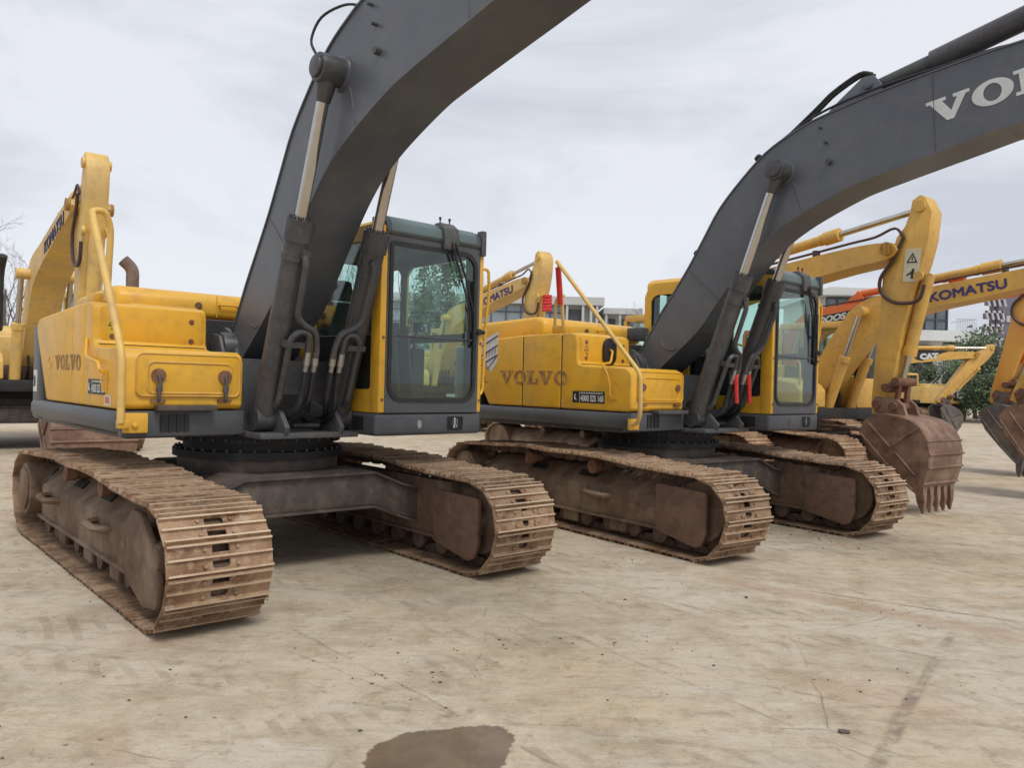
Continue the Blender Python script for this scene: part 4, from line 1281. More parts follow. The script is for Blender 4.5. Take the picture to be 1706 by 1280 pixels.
def excavator(name, label, cat, cx, cy, yaw, P, scale=1.0, boom_rot=0.0, arm_rot=0.0, bucket_rot=0.0, group=None, BM=None, AM=None, WM=BUCK, cabm=None,
              word=None, wordm=LETB, body=True, cab=True, sticker=False, exhaust=False, wpos=(3.1, 2.98), wsize=.26, tophose=True, arm_off=0.0, cabside=1, aw=.17, al=1.0, bw=.5, cyl=(2.55, 3.42, .56), bstretch=1.0):
    root = thing(name, label, cat, (cx, cy, 0), yaw, group, scale)
    BM = BM or P; AM = AM or P; cabm = cabm or P
    for s in (-1, 1):
        build_track(root, s, simple=True)
        f = MB()
        f.prismX([(s * .99, .20), (s * 1.37, .20), (s * 1.37, .50), (s * 1.17, .66), (s * .99, .68)], -1.6, 1.6)
        f.cyl((1.77, s * 1.168 - .1, .42), (1.77, s * 1.168 + .1, .42), .31, 24)
        f.cyl((-1.8, s * 1.0, .42), (-1.8, s * 1.44, .42), .30, 24)
        f.build('track_frame', TFRAME, root)
        for x in (-.6, .45):
            c = MB(); c.cyl((x, s * 1.04, .68), (x, s * 1.36, .68), .06, 12); c.build('carrier_roller', CHAIN, root)
        ch = MB()
        for k in range(9): ch.cyl((-1.36 + k * .335, s * 1.168 - .15, .15), (-1.36 + k * .335, s * 1.168 + .15, .15), .08, 10)
        ch.build('track_rollers', CHAIN, root)
    undercarriage(root, XFRAME, False)
    sr = MB(); sr.cyl((0, 0, .84), (0, 0, 1.02), .64, 32); sr.build('slewing_ring', DARK, root)
    d = MB(); d.box(-1.9, 1.25, -1.28, 1.25, 1.0, 1.2); d.build('platform', DARK, root, bevel=.01)
    if body:
        cw = MB()
        cw.prismZ([(-1.75, -1.3), (-2.1, -1.27), (-2.35, -1.05), (-2.55, -.5), (-2.6, 0), (-2.55, .5), (-2.35, 1.05), (-2.1, 1.27), (-1.75, 1.3)], 1.05, 2.05)
        cw.build('counterweight', P, root, bevel=.05, seg=3)
        hb = MB(); hb.box(-1.74, -.35, -1.3, 1.28, 1.2, 2.0); hb.build('engine_housing', P, root, bevel=.05, seg=3)
        hh = MB(); hh.prism([(-1.9, 2.0), (-1.85, 2.16), (-1.0, 2.2), (-.9, 2.0)], -.9, .9); hh.build('engine_hood', P, root, bevel=.04)
        tb = MB(); tb.prism([(-.34, 1.2), (1.2, 1.2), (1.2, 1.5), (1.1, 1.62), (.5, 1.72), (-.34, 1.75)], -1.3, -.52); tb.build('toolbox', P, root, bevel=.03, seg=3)
        gr = MB()
        gr.tube(fillet([(1.15, -1.25, 1.6), (1.15, -1.25, 2.0), (-.3, -1.25, 2.35), (-.3, -1.25, 1.9)], .1), .02, 8)
        gr.build('handrail', P, root)
        fp = MB(); fp.box(.2, .9, -.5, .5, 1.2, 1.45); fp.box(.7, .86, -.2, .3, 1.45, 1.6); fp.build('valve_block', BROWN, root, bevel=.02)
        hz = MB()
        for q in range(4): hz.tube(smooth_line([(.8, -.15 + q * .1, 1.5), (1.0, -.15 + q * .1, 1.7), (1.05, -.15 + q * .1, 1.4), (.9, -.15 + q * .1, 1.2)], 4), .02, 6)
        hz.build('hydraulic_hoses', BLACK, root)
    if exhaust:
        ex = MB(); ex.tube(fillet([(-1.0, -.38, 2.1), (-1.0, -.38, 3.2), (-.8, -.35, 3.5)], .2, 6), .08, 12); ex.build('exhaust_pipe', DARK, root)
    if cab:
        X0, X1, Y0, Y1, Z0, Z1 = -.5, 1.22, .48, 1.34, 1.2, 2.82
        c = MB(); c.prism([(X0, Z0), (X1, Z0), (X1, 1.75), (X0, 1.75)], Y0, Y1)
        co = c.build('cab', cabm, root, bevel=.02)
        c = MB(); c.prism([(X0, Z1 - .12), (X0 + .04, Z1), (X1 - .12, Z1), (X1 - .03, Z1 - .08), (X1 - .02, Z1 - .14)], Y0, Y1); c.build('roof', cabm, co, bevel=.02)
        for (x, y) in ((X0, Y0), (X0, Y1 - .08), (X1 - .08, Y0), (X1 - .08, Y1 - .08), (.3, Y0), (.3, Y1 - .08)):
            c = MB(); c.box(x, x + .08, y, y + .08, 1.74, Z1 - .1); c.build('pillar', cabm if x < 1 else BLACK, co)
        c = MB(); c.box(X1 - .03, X1 - .02, Y0 + .07, Y1 - .07, 1.35, Z1 - .12); c.build('windshield', BGLASS, co)
        for y in (Y0 + .03, Y1 - .04):
            c = MB(); c.box(X0 + .07, X1 - .07, y, y + .008, 1.74, Z1 - .12); c.build('side_window', GLASS, co)
        c = MB(); c.box(-.1, .3, .7, 1.1, 1.5, 1.9); c.box(-.2, -.05, .7, 1.1, 1.6, 2.35); c.build('seat', SEATM, co, bevel=.03)
    # ---- front equipment, posed about its pins
    O = Vector((.45, 1.30)); 
    def rot(p, c, a):
        x, z = p[0] - c.x, p[1] - c.y
        return (c.x + x * math.cos(a) - z * math.sin(a), c.y + x * math.sin(a) + z * math.cos(a))
    br = rad(boom_rot)
    pin = Vector((4.97, 3.35))
    bpn = Vector((4.86, 1.38))
    stretch = lambda z: z if z > 3.0 else 3.0 - (3.0 - z) * al
    bpn = Vector((4.86, stretch(1.38)))
    fb = lambda p: rot((p[0] if p[0] < 2 else 2 + (p[0] - 2) * bstretch, p[1]), O, br)
    pin2 = Vector(fb(pin))
    def fa(p):
        q = (p[0] + pin2.x - pin.x, stretch(p[1]) + pin2.y - pin.y)
        return rot(q, pin2, rad(arm_rot))
    bp2 = Vector(fa((4.86, 1.38)))
    def fk(p):
        q = rot((p[0] + bp2.x - 4.86, p[1] + bp2.y - 1.38), bp2, rad(bucket_rot + arm_rot))
        return q
    W = .24
    bt = smooth_line([fb(p) for p in KBOOM_T], 3); bl = smooth_line([fb(p) for p in KBOOM_L], 3)
    b = MB(); b.prism(bt + bl, -W, W); boom = b.build('boom', BM, root)
    b = MB()
    for q in ((1.72, 2.88), (4.97, 3.35), (4.97, 3.35)):
        x, z = fb(q); b.cyl((x, -W - .05, z), (x, W + .05, z), .085, 16)
    b.build('pin_boss', BM, boom)
    # boom cylinders
    ex_, ez_ = fb((1.72, 2.88))
    for s in (-1, 1):
        y = s * .36
        A_ = Vector((1.12, y, 1.12)); E_ = Vector((ex_, y, ez_)); dd = (E_ - A_).normalized(); Lc = (E_ - A_).length
        c = MB(); c.cyl(A_, A_ + dd * Lc * .54, .085, 16); c.cyl(A_ + dd * Lc * .51, A_ + dd * Lc * .56, .10, 16)
        c.cyl(A_ - Vector((0, .08, 0)), A_ + Vector((0, .08, 0)), .09, 14)
        cc = c.build('boom_cylinder', P, root)
        c = MB(); c.cyl(A_ + dd * Lc * .56, E_, .045, 12); c.build('rod', CHROME, cc)
        c = MB(); c.cyl(E_ - Vector((0, .08, 0)), E_ + Vector((0, .08, 0)), .09, 14); c.build('rod_eye', BM if BM is not GREY else GREYC, cc)
    # arm
    a = MB(); a.prism([fa(p) for p in KARM], -aw, aw); arm = a.build('arm', AM, root, bevel=.012)
    ed = MB()
    for y in (-aw - .004, aw + .004):
        x, z = fa((5.33, 3.86)); ed.cyl((x, y - .03, z), (x, y + .03, z), .07, 14)
        x, z = fa((5.33, 2.98)); ed.cyl((x, y - .02, z), (x, y + .02, z), .06, 14)
    ed.build('pin_boss', AM, arm)
    tp = fa((5.33, 3.86)); ab = fb(cyl[:2])
    A_ = Vector((ab[0], 0, ab[1])); E_ = Vector((tp[0], 0, tp[1])); dd = (E_ - A_).normalized(); Lc = (E_ - A_).length
    c = MB(); c.cyl(A_, A_ + dd * Lc * cyl[2], .072, 16); c.cyl(A_ + dd * Lc * (cyl[2] - .06), A_ + dd * Lc * (cyl[2] + .02), .098, 12); c.cyl(A_ + dd * Lc * (cyl[2] - .09), A_ + dd * Lc * (cyl[2] - .075), .082, 12)
    cc = c.build('arm_cylinder', BM if P is not ORA else ORA, root)
    c = MB(); c.cyl(A_ + dd * Lc * (cyl[2] + .01), E_, .042, 12); c.build('rod', CHROME, cc)
    lg = MB(); q0, q1, q2 = fb((2.3, 3.18)), fb((2.75, 3.2)), fb((2.6, 3.48)); lg.prism([q0, q1, q2], -.1, .1); lg.build('cylinder_lug', BM, boom)
    # bucket linkage
    k = MB()
    a0 = Vector(fa((5.33, 3.0))); a1 = Vector(fa((5.09, 1.66)))
    c0 = Vector((a0.x + .06, 0, a0.y)); c1 = Vector((a1.x, 0, a1.y)); dd = c1 - c0
    k.cyl(c0, c0 + dd * .72, .075, 14); k.cyl(c0 + dd * .68, c0 + dd * .76, .09, 14)
    ko = k.build('bucket_cylinder', P, root)
    k = MB(); k.cyl(c0 + dd * .74, c1, .04, 10); k.build('rod', CHROME, ko)
    ll = MB()
    lk = [fa((4.98, 1.56)), fa((5.11, 1.64)), fk((5.08, 1.32)), fk((4.86, 1.34))]
    for y in (-.20, .20):
        ll.tube([(lk[0][0], y, lk[0][1]), (lk[1][0], y, lk[1][1])], .04, 6)
        ll.tube([(lk[1][0], y * .6, lk[1][1]), (lk[2][0], y * .6, lk[2][1])], .042, 6)
    for q in lk: ll.cyl((q[0], -.23, q[1]), (q[0], .23, q[1]), .055, 14)
    ll.build('bucket_linkage', RUST, root)
    # bucket: two side plates, wrapped shell, teeth
    bk = MB()
    side = [fk(p) for p in KBUCK]
    for y in (-bw, bw - .03): bk.prism(side, y, y + .03)
    shell = smooth_line([fk(p) for p in KBUCK[5:] + [KBUCK[0]]], 3)
    cen = Vector(fk((5.3, .8)))
    inn = [tuple(Vector(p) + (cen - Vector(p)).normalized() * .03) for p in shell]
    for i in range(len(shell) - 1):
        bk.hull([(shell[i][0], -bw + .03, shell[i][1]), (shell[i + 1][0], -bw + .03, shell[i + 1][1]), (inn[i + 1][0], -bw + .03, inn[i + 1][1]), (inn[i][0], -bw + .03, inn[i][1])],
                [(shell[i][0], bw - .03, shell[i][1]), (shell[i + 1][0], bw - .03, shell[i + 1][1]), (inn[i + 1][0], bw - .03, inn[i + 1][1]), (inn[i][0], bw - .03, inn[i][1])])
    bo = bk.build('bucket', WM, root)
    rb = MB()
    for q in ((5.60, .40), (5.655, .60), (5.665, .76), (5.63, .92)):
        x, z = fk(q); rb.cyl((x + .004, -bw - .01, z), (x + .004, bw + .01, z), .016, 6)
    for y in (-bw - .012, bw + .012):
        for p0, p1 in (((4.90, 1.10), (5.18, .82)), ((5.18, .82), (5.50, 1.06)), ((5.25, .76), (5.50, .50)), ((4.80, .96), (5.25, .50)), ((5.25, .50), (5.48, .32))):
            a_, b_ = fk(p0), fk(p1); rb.tube([(a_[0], y, a_[1]), (b_[0], y, b_[1])], .014, 5)
    rb.build('wear_strips', WM, bo)
    for y in (-.16, .16):
        e = MB(); e.prism([fk(p) for p in ((4.78, 1.36), (4.84, 1.45), (4.92, 1.44), (5.12, 1.41), (5.20, 1.34), (5.26, 1.16), (4.90, 1.12))], y - .03, y + .03)
        e.build('bucket_ear', WM, bo)
    for q in range(5):
        y = -bw + .09 + q * (2 * bw - .18) / 4
        t = MB()
        r0 = [fk(p) for p in ((5.48, .30), (5.58, .36))]; tip = fk((5.56, .03)); mid = [fk(p) for p in ((5.50, .16), (5.59, .18))]
        t.hull([(r0[0][0], y - .05, r0[0][1]), (r0[1][0], y - .05, r0[1][1]), (r0[1][0], y + .05, r0[1][1]), (r0[0][0], y + .05, r0[0][1])],
               [(mid[0][0], y - .035, mid[0][1]), (mid[1][0], y - .035, mid[1][1]), (mid[1][0], y + .035, mid[1][1]), (mid[0][0], y + .035, mid[0][1])])
        t.hull([(mid[0][0], y - .035, mid[0][1]), (mid[1][0], y - .035, mid[1][1]), (mid[1][0], y + .035, mid[1][1]), (mid[0][0], y + .035, mid[0][1])],
               [(tip[0] - .01, y - .012, tip[1]), (tip[0] + .01, y - .012, tip[1]), (tip[0] + .01, y + .012, tip[1]), (tip[0] - .01, y + .012, tip[1])])
        t.build('tooth', WM, bo)
    # hoses
    if tophose:
        hz = MB()
        pts_ = [fb(p) for p in ((1.93, 3.20), (2.76, 3.30), (3.6, 3.40), (4.4, 3.50), (4.75, 3.54))]
        h3 = [(x, -.15, z) for x, z in pts_]
        for p in ((5.02, 3.62), (5.14, 3.48)): h3.append((*fa(p)[:1], -aw - .02, fa(p)[1]))
        hz.tube(smooth_line(h3, 4), .018, 6)
        loop = [fa(p) for p in ((5.14, 3.48), (5.02, 3.22), (4.86, 3.0), (4.86, 2.82), (5.0, 2.68), (5.20, 2.64), (5.36, 2.68), (5.42, 2.86))]
        hz.tube(smooth_line([(x, -aw - .035, z) for x, z in loop], 5), .024, 7)
        for p in ((2.76, 3.27), (3.9, 3.41)):
            x, z = fb(p); hz.box(x - .03, x + .03, -.2, -.1, z - .05, z + .05)
        hz.build('arm_hoses', mat('brown_black_hose', (.06, .03, .025), .5), root)
    if word:
        if word == 'KOMATSU':
            q0, q1 = fb((wpos[0], wpos[1])), fb((wpos[0] + 1, wpos[1] + .125))
            an = math.atan2(q1[1] - q0[1], q1[0] - q0[0])
            lt = text('KOMATSU', wsize, wordm, boom, plane_side(-W - .004, an, q0), off=0.0, sx=1.26, thick=.0)
            bm_ = bmesh.new()
            for k_, (dx_, dz_) in enumerate(((0, 0), (.1, 0), (.05, .045), (.05, -.03), (.0, .03), (.1, .03))):
                tmp_ = lt.data.copy(); tmp_.transform(Matrix.Translation((dx_ * wsize * .6, -.0015 * k_, dz_ * wsize)))
                bm_.from_mesh(tmp_); bpy.data.meshes.remove(tmp_)
            bm_.to_mesh(lt.data); bm_.free()
        elif word == 'DOOSAN':
            q0, q1 = fb((1.95, 2.79)), fb((2.95, 2.97)); an = math.atan2(q1[1] - q0[1], q1[0] - q0[0])
            pl_ = curve_plate('logo_plate', [[(0, 0), (1.15, 0), (1.12, .185), (-.02, .185)]], .006, BLACK, boom, plane_side(-W - .004, an, q0))
            text('DOOSAN', .17, LETW, pl_, plane_side(-W - .009, an, (q0[0] + .02, q0[1] + .04)), off=.008, sx=1.3, thick=.004, shear=.3)
        elif word == 'CAT':
            q0, q1 = fb((2.9, 2.98)), fb((3.9, 3.1)); an = math.atan2(q1[1] - q0[1], q1[0] - q0[0])
            pl_ = curve_plate('logo_plate', [[(-.25, .30), (.0, .02), (.2, -.02), (.9, .22), (1.15, .28), (.9, .34), (.3, .32)]], .006, BLACK, boom, plane_side(-W - .004, an, q0))
            text('CAT', .26, LETW, pl_, plane_side(-W - .009, an, (q0[0] + .12, q0[1] + .05)), off=.02, sx=1.2, thick=.004)
    if sticker:
        q0 = fa((5.13, 2.92))
        M_ = plane_side(-aw - .004, rad(arm_rot) - .06, q0)
        pl_ = curve_plate('warning_sticker', [[(0, 0), (.20, .0), (.20, .42), (0, .42)]], .004, STICK, arm, M_)
        u_ = Matrix.Translation((0, -.004, 0)) @ M_
        c = curve_plate('warning_triangle', [[(.03, .24), (.17, .24), (.10, .37)], [(.055, .255), (.10, .34), (.145, .255)]], .002, BLACK, pl_, u_)
        curve_plate('warning_bang', [[(.094, .265), (.106, .265), (.106, .315), (.094, .315)]], .002, BLACK, pl_, u_)
        curve_plate('warning_figure', [[(.10, .04), (.13, .04), (.14, .16), (.115, .17), (.10, .13), (.04, .09), (.045, .075), (.10, .10)]], .002, BLACK, pl_, u_)
    return root

Y53 = rad(-53.13)
GRP = 'yellow excavators parked in the rows behind'
excavator('excavator', 'yellow excavator with hanging arm bearing a warning sticker, rusty bucket at its foot', 'excavator', 2.0, 14.4, Y53, YELP, WM=BUCK, sticker=True, group=GRP, word=None, aw=.14, bw=.44)
excavator('excavator', 'yellow excavator at right behind the rusty bucket, blue lettering along its boom', 'excavator', 5.24, 15.35, Y53, YELP, group=GRP, word='KOMATSU', wpos=(2.80, 2.985), wsize=.2, arm_rot=-21, bucket_rot=10, cyl=(1.95, 3.30, .50))
excavator('excavator', 'yellow excavator at far left behind the front machine, arm hanging over a rusty bucket', 'excavator', -9.7, 16.0, rad(-51), YELC, scale=1.10, group=GRP, word='KOMATSU', boom_rot=3, exhaust=True, aw=.14, al=1.32)
excavator('excavator', 'distant yellow excavator seen between the two grey boomed ones, red cloth hung on its arm', 'excavator', -2.75, 24.8, Y53, YELC, scale=1.12, group=GRP, word='KOMATSU', wpos=(3.1, 2.99), wsize=.24, boom_rot=4, al=1.15)
cl = MB()
random.seed(5)
for k in range(5):
    z0 = 3.95 + k * .08
    cl.hull([(-.10 + .02 * k, -.16, z0), (.14, -.12, z0), (.12, .10, z0), (-.12, .12, z0)], [(-.08, -.13 + .02 * (k % 2), z0 + .08), (.12, -.14, z0 + .08), (.13, .09, z0 + .08), (-.10, .1, z0 + .08)])
clo = cl.build('red_cloth', RED, None, bevel=.02)
clo.location = (.80, 19.75, -.66)
tag(clo, 'bunched red cloth hanging on the arm of the distant machine', 'cloth')

excavator('excavator', 'orange excavator far behind the middle cab with black name plate and grey bucket', 'excavator', 5.9, 20.1, Y53, ORA, WM=BUCKG, AM=ORAP, word='DOOSAN', scale=1.07, boom_rot=0, arm_rot=-9, al=1.0, bstretch=1.32)
excavator('excavator', 'yellow excavator far right with black logo plate on its boom and grey bucket', 'excavator', 10.5, 26.4, rad(-4), YELP, scale=.9, boom_rot=-3, word='CAT', WM=BUCKG, arm_rot=-31, bucket_rot=12, tophose=False)
far_ = excavator('excavator', 'farthest yellow excavator turned away, white badge on its rounded rear', 'excavator', 23.0, 45, rad(100), YELC, scale=.92, boom_rot=-14, WM=BUCKG, tophose=False)
m = MB(); m.box(-2.60, -2.56, -.95, -.25, 1.25, 1.95); q = m.build('badge_panel', BLACK, far_)
m = MB(); m.box(-2.62, -2.602, -.85, -.45, 1.35, 1.85); m.build('badge', WHITE, q)

# ------------------------------------------------------------------ buildings
CONC = mat('pale_render', (0.50, 0.51, 0.50), 0.8, c2=(0.42, 0.43, 0.42), scale=.4, amt=.6)
CONCW = mat('white_render', (0.66, 0.68, 0.68), 0.8, c2=(0.56, 0.58, 0.58), scale=.4, amt=.6)
MULL = mat('dark_window_frame', (0.07, 0.08, 0.09), .5)
CURT = mat('grey_blue_glazing', (0.20, 0.25, 0.28), .15, c2=(.33, .38, .40), scale=.35, amt=.8, stretch=(1, 1, .6), spec=.7)
PURP = mat('purple_grey_cladding', (0.17, 0.155, 0.2), .7, c2=(.13, .12, .16), scale=.1, amt=.6)
FIN = mat('pale_balcony_fins', (0.50, 0.48, 0.52), .8)

def wx(px, d): return (px - 853) / 1329 * d
def wz(py, px, d): return 1.506 + ((637.5 + (px - 853) * .0258) - py) / 1329 * d

b1 = thing('office_building', 'long pale flat roofed building with gridded glass front behind the middle of the yard', 'building', (0, 80, 0))
m = MB(); m.box(-22, 8.4, .3, 14, 0, 9.4); m.build('wall', CONC, b1)
m = MB(); m.box(-22.5, 9.0, -.6, 14.5, 9.4, 10.2); m.build('roof', CONC, b1)
m = MB(); m.box(-21.5, 5.2, .1, .28, .6, 9.2); gl = m.build('glass_front', CURT, b1)
m = MB()
for k in range(19): x = -21.5 + k * 1.48; m.box(x - .05, x + .05, -.02, .09, .6, 9.2)
for z in (.6, 2.2, 3.5, 4.8, 6.1, 7.4, 8.6): m.box(-21.5, 5.2, .0, .085, z - .05, z + .05)
m.build('mullions', MULL, gl)
m = MB(); m.box(5.5, 6.7, .1, .28, 4.2, 9.0); m.build('dark_recess', MULL, b1)
for x in (5.3, 6.9, 7.7, 8.3):
    m = MB(); m.box(x - .12, x + .12, -.5, .1, 0, 9.4); m.build('column', CONC, b1)
b2 = thing('annex_building', 'smaller pale concrete block with open frames beside the gridded glass building', 'building', (9.4, 82, 0))
m = MB(); m.box(0, 3.6, 1.2, 9, 0, 8.8); m.build('wall', CONC, b2)
m = MB(); m.box(-.2, 3.8, -.2, 9.2, 8.8, 9.4); m.box(-.2, 3.8, -.2, 1.2, 5.4, 5.8); m.build('roof', CONC, b2)
for x in (.1, 1.5, 3.5):
    m = MB(); m.box(x - .12, x + .12, -.1, .15, 0, 8.8); m.build('column', CONC, b2)
m = MB(); m.box(.5, 1.2, 1.1, 1.19, 6.2, 8.4); m.box(1.9, 3.1, 1.1, 1.19, 6.2, 8.4); m.box(.5, 3.1, 1.1, 1.19, 3.2, 5.2); m.build('window', MULL, b2)

d = 70
b3 = thing('white_villa_building', 'white modern building with blue grey windows, balcony and jutting slab behind the right machines', 'building', (0, d, 0))
xl, xr = wx(1360, d), wx(1579, d)
m = MB()
m.box(xl + 1, xr - .2, .6, 12, 0, 9.9); m.build('wall', CONCW, b3)
m = MB(); m.hull([(xl - .6, -1.2, 9.75), (xr, -.6, 9.9), (xr, 12, 9.9), (xl, 12, 9.75)], [(xl + .6, -1.0, 10.5), (xr, -.6, 10.4), (xr, 12, 10.4), (xl + .6, 12, 10.5)]); m.build('roof', CONC, b3)
m = MB(); m.box(xl - .5, wx(1614, d), -1.2, 8, 6.05, 6.95); m.build('floor_slab', CONCW, b3)
m = MB(); m.box(xl + .8, xr - .1, .3, .55, 7.0, 9.7); g_ = m.build('window', DGLASS, b3)
m = MB()
for k in range(12): x = xl + .8 + k * (xr - xl - .9) / 11; m.box(x - .06, x + .06, .16, .29, 7.0, 9.7)
for z in (7.05, 8.0, 9.65): m.box(xl + .8, xr - .1, .17, .285, z - .05, z + .05)
m.build('window_frame', MULL, g_)
m = MB()
for k in range(12): x = xr + .1 + k * .15; m.cyl((x, -1.0, 6.95), (x, -1.0, 8.0), .02, 5)
m.tube([(xr, -1.0, 8.0), (wx(1612, d), -1.0, 8.0), (wx(1612, d), 3, 8.0)], .03, 5)
m.build('balcony_railing', FIN, b3)
m = MB(); m.box(wx(1500, d), wx(1555, d), .2, .55, 2.5, 5.7); sh = m.build('shop_front', DARK, b3)
text('E.CAI', .62, mat('dim_shop_letters', (.12, .14, .18), .5), sh, plane_side(.18, 0, (wx(1528, d), 4.7)), thick=.02)
m = MB()
m.box(wx(1573, d), wx(1612, d), .8, 8, 0, 6.0); sc = m.build('side_wing', mat('slate_side_wall', (.16, .17, .17), .7), b3)
m = MB()
for k in range(11): x = wx(1573, d) + .08 + k * .2; m.box(x - .05, x + .05, .55, .79, 1.5, 5.9)
for z in (2.2, 3.6): m.box(wx(1573, d), wx(1612, d), .5, .79, z, z + .35)
m.build('screen_slats', CONC, sc)

d = 150
b4 = thing('tower_block', 'distant purple grey block with slanting pale balconies at far right', 'building', (0, d, 0))
zt = wz(492, 1660, d)
xl, xm, xr = wx(1624, d), wx(1655, d), wx(1720, d)
m = MB(); m.box(xm, xr, .5, 2.0, 0, zt); m.build('wall', PURP, b4)
nf = 7
for k in range(nf + 1):
    z = zt * (k + 1) / (nf + 1)
    sh_ = (k / nf) * 1.6
    m = MB()
    m.box(xl + sh_, xm + 1, -.6, .4, z - 2.0, z - .95); m.build('storey', PURP, b4)
    m = MB()
    m.box(xl - .3 + sh_, xm + 1, -1.0, -.62, z - .93, z - .5)
    for q in range(4):
        x = xl + sh_ + .1 + q * 1.0
        m.hull([(x, -1.0, z - 2.2), (x + .35, -1.0, z - 2.2), (x + .35, -.7, z - 2.2), (x, -.7, z - 2.2)], [(x - .5, -1.0, z - .5), (x - .15, -1.0, z - .5), (x - .15, -.7, z - .5), (x - .5, -.7, z - .5)])
    m.build('balcony', FIN, b4)
m = MB()
for q in range(3): m.box(xm + 1.2 + q * 1.1, xm + 1.9 + q * 1.1, .3, .49, zt - 5.0, zt - 3.8)
m.build('window', FIN, b4)

# ------------------------------------------------------------------ vegetation
BARK = mat('grey_bark', (.13, .115, .11), .9, c2=(.09, .08, .075), scale=5, amt=.7)
LEAF = [mat('leaf_mid_green', (.075, .115, .04), .6, c2=(.11, .15, .055), scale=.8, amt=.9), mat('leaf_dark_green', (.045, .07, .03), .6, c2=(.07, .10, .04), scale=.8, amt=.8), mat('leaf_grey_olive', (.10, .11, .06), .65, c2=(.15, .155, .09), scale=.8, amt=.8)]

def bare_tree(x, y, h, label, seed, spread=.55):
    rr = random.Random(seed)
    mb = MB(); tk = MB()
    def branch(p, d, L_, r, lev, tgt):
        pts = [p]; q = p.copy(); dd = d.copy()
        for i in range(4):
            dd = (dd + Vector((rr.uniform(-.13, .13), rr.uniform(-.13, .13), rr.uniform(-.02, .12)))).normalized()
            q = q + dd * L_ / 4; pts.append(q.copy())
        tgt.tube(pts, r, 5 if lev < 2 else 3, r * .5)
        if lev >= 5: return
        n = (5, 4, 3, 3, 2)[lev]
        for k in range(n):
            t = rr.uniform(.35, 1.0)
            i = min(int(t * 4), 3); f = t * 4 - i
            b = pts[i].lerp(pts[i + 1], f)
            a = rr.uniform(0, 2 * PI)
            side = (dd.cross(Vector((math.cos(a), math.sin(a), .2)))).normalized()
            nd = (dd * rr.uniform(.7, 1.0) + side * spread * rr.uniform(.6, 1.3)).normalized()
            branch(b, nd, L_ * rr.uniform(.5, .7), max(r * .46, .005), lev + 1, mb)
    branch(Vector((0, 0, 0)), Vector((0, 0, 1)), h * .5, h * .0105, 0, tk)
    root = thing('bare_tree', label, 'tree', (x, y, 0))
    tk.build('trunk', BARK, root); mb.build('crown', BARK, root)
def leafy(name, x, y, rx, ry, h, label, cat, seed, m=0, z0=.0, n=2600, size=.16, trunk=False, group=None):
    rr = random.Random(seed)
    root = thing(name, label, cat, (x, y, 0), 0, group)
    cl = [(Vector((rr.uniform(-.8, .8) * rx, rr.uniform(-.8, .8) * ry, z0 + (h - z0) * rr.uniform(.12, .82))), rr.uniform(.22, .5)) for _ in range(16)]
    mats = (LEAF[m], LEAF[1] if m != 1 else LEAF[0])
    for which in (0, 1):
        mb = MB()
        for k in range(n // 2):
            c, s = rr.choice(cl[which::2])
            v = Vector((rr.gauss(0, 1), rr.gauss(0, 1), rr.gauss(0, 1))).normalized() * (rr.random() ** .4)
            p = c + Vector((v.x * rx * s * 1.2, v.y * ry * s * 1.2, v.z * (h - z0) * s * .62))
            if p.z < .02: p.z = abs(p.z) + .02
            a = Vector((rr.uniform(-1, 1), rr.uniform(-1, 1), rr.uniform(-1, 1))).normalized() * size * rr.uniform(.6, 1.3)
            b = a.orthogonal().normalized() * size * rr.uniform(.35, .7)
            mb.quad(p - a, p + b, p + a, p - b)
        mb.build('foliage', mats[which], root)
    st = MB()
    st.tube([(0, 0, 0), (.05, 0, h * .35), (0, .05, h * .7)], h * .03, 6, h * .01)
    for k in range(5):
        a = rr.uniform(0, 6.28)
        st.tube([(0, 0, h * .25), (math.cos(a) * rx * .4, math.sin(a) * ry * .4, h * .5)], h * .012, 5, h * .005)
    st.build('trunk', BARK, root)
T = [(8, 38, 10.6, 'tall bare winter tree at the left edge of the photo'), (52, 44, 9.2, 'slender bare winter tree right of the one at the left edge'),
     (-60, 46, 10, 'bare winter tree standing left of the yard edge'), (590, 47, 10.0, 'bare tree seen through the side window of the front cab'),
     (668, 44, 10.4, 'bare tree seen left through the windshield of the front cab'), (768, 52, 9.0, 'bare tree seen at the right edge of the front windshield'),
     (1048, 66, 9.8, 'fine twigged bare tree beside the pale annex building'), (1100, 62, 8.0, 'bare tree mostly hidden behind the middle machine'), (120, 50, 8.4, 'bare tree behind the boom of the far left machine')]
for i, (px, d, h, lb) in enumerate(T):
    bare_tree(wx(px, d), d, h, lb, 30 + i)
leafy('evergreen_tree', wx(726, 46), 46, 1.5, 1.5, 9.6, 'dark evergreen tree seen through the front windshield', 'tree', 5, 1, 3.0, 3000, .15)
leafy('broadleaf_tree', wx(1672, 44), 44, 2.3, 2.2, 5.7, 'tall green tree at far right behind the orange arm', 'tree', 6, 0, .1, 5200, .13)
leafy('bush', wx(1530, 46), 46, 1.9, 1.5, 3.6, 'grey olive bush left of the hedge behind the hanging bucket', 'bush', 8, 2, 0, 2800, .11)
leafy('bush', wx(1588, 47), 47, 1.9, 1.5, 3.6, 'yellowish green bush under the boom of the small far machine', 'bush', 9, 0, 0, 2800, .11)
leafy('bush', wx(1640, 42), 42, 2.2, 1.6, 3.6, 'dense dark bush right of the bent arm', 'bush', 10, 1, 0, 3200, .11)
leafy('bush', wx(1625, 49), 49, 2.0, 1.6, 4.6, 'taller dark bush between the bent arm and the villa slab', 'bush', 14, 1, 0, 3600, .12)
leafy('bush', wx(1735, 44), 44, 2.6, 1.6, 4.4, 'dark bush at the very right edge', 'bush', 11, 0, 0, 2600, .12)
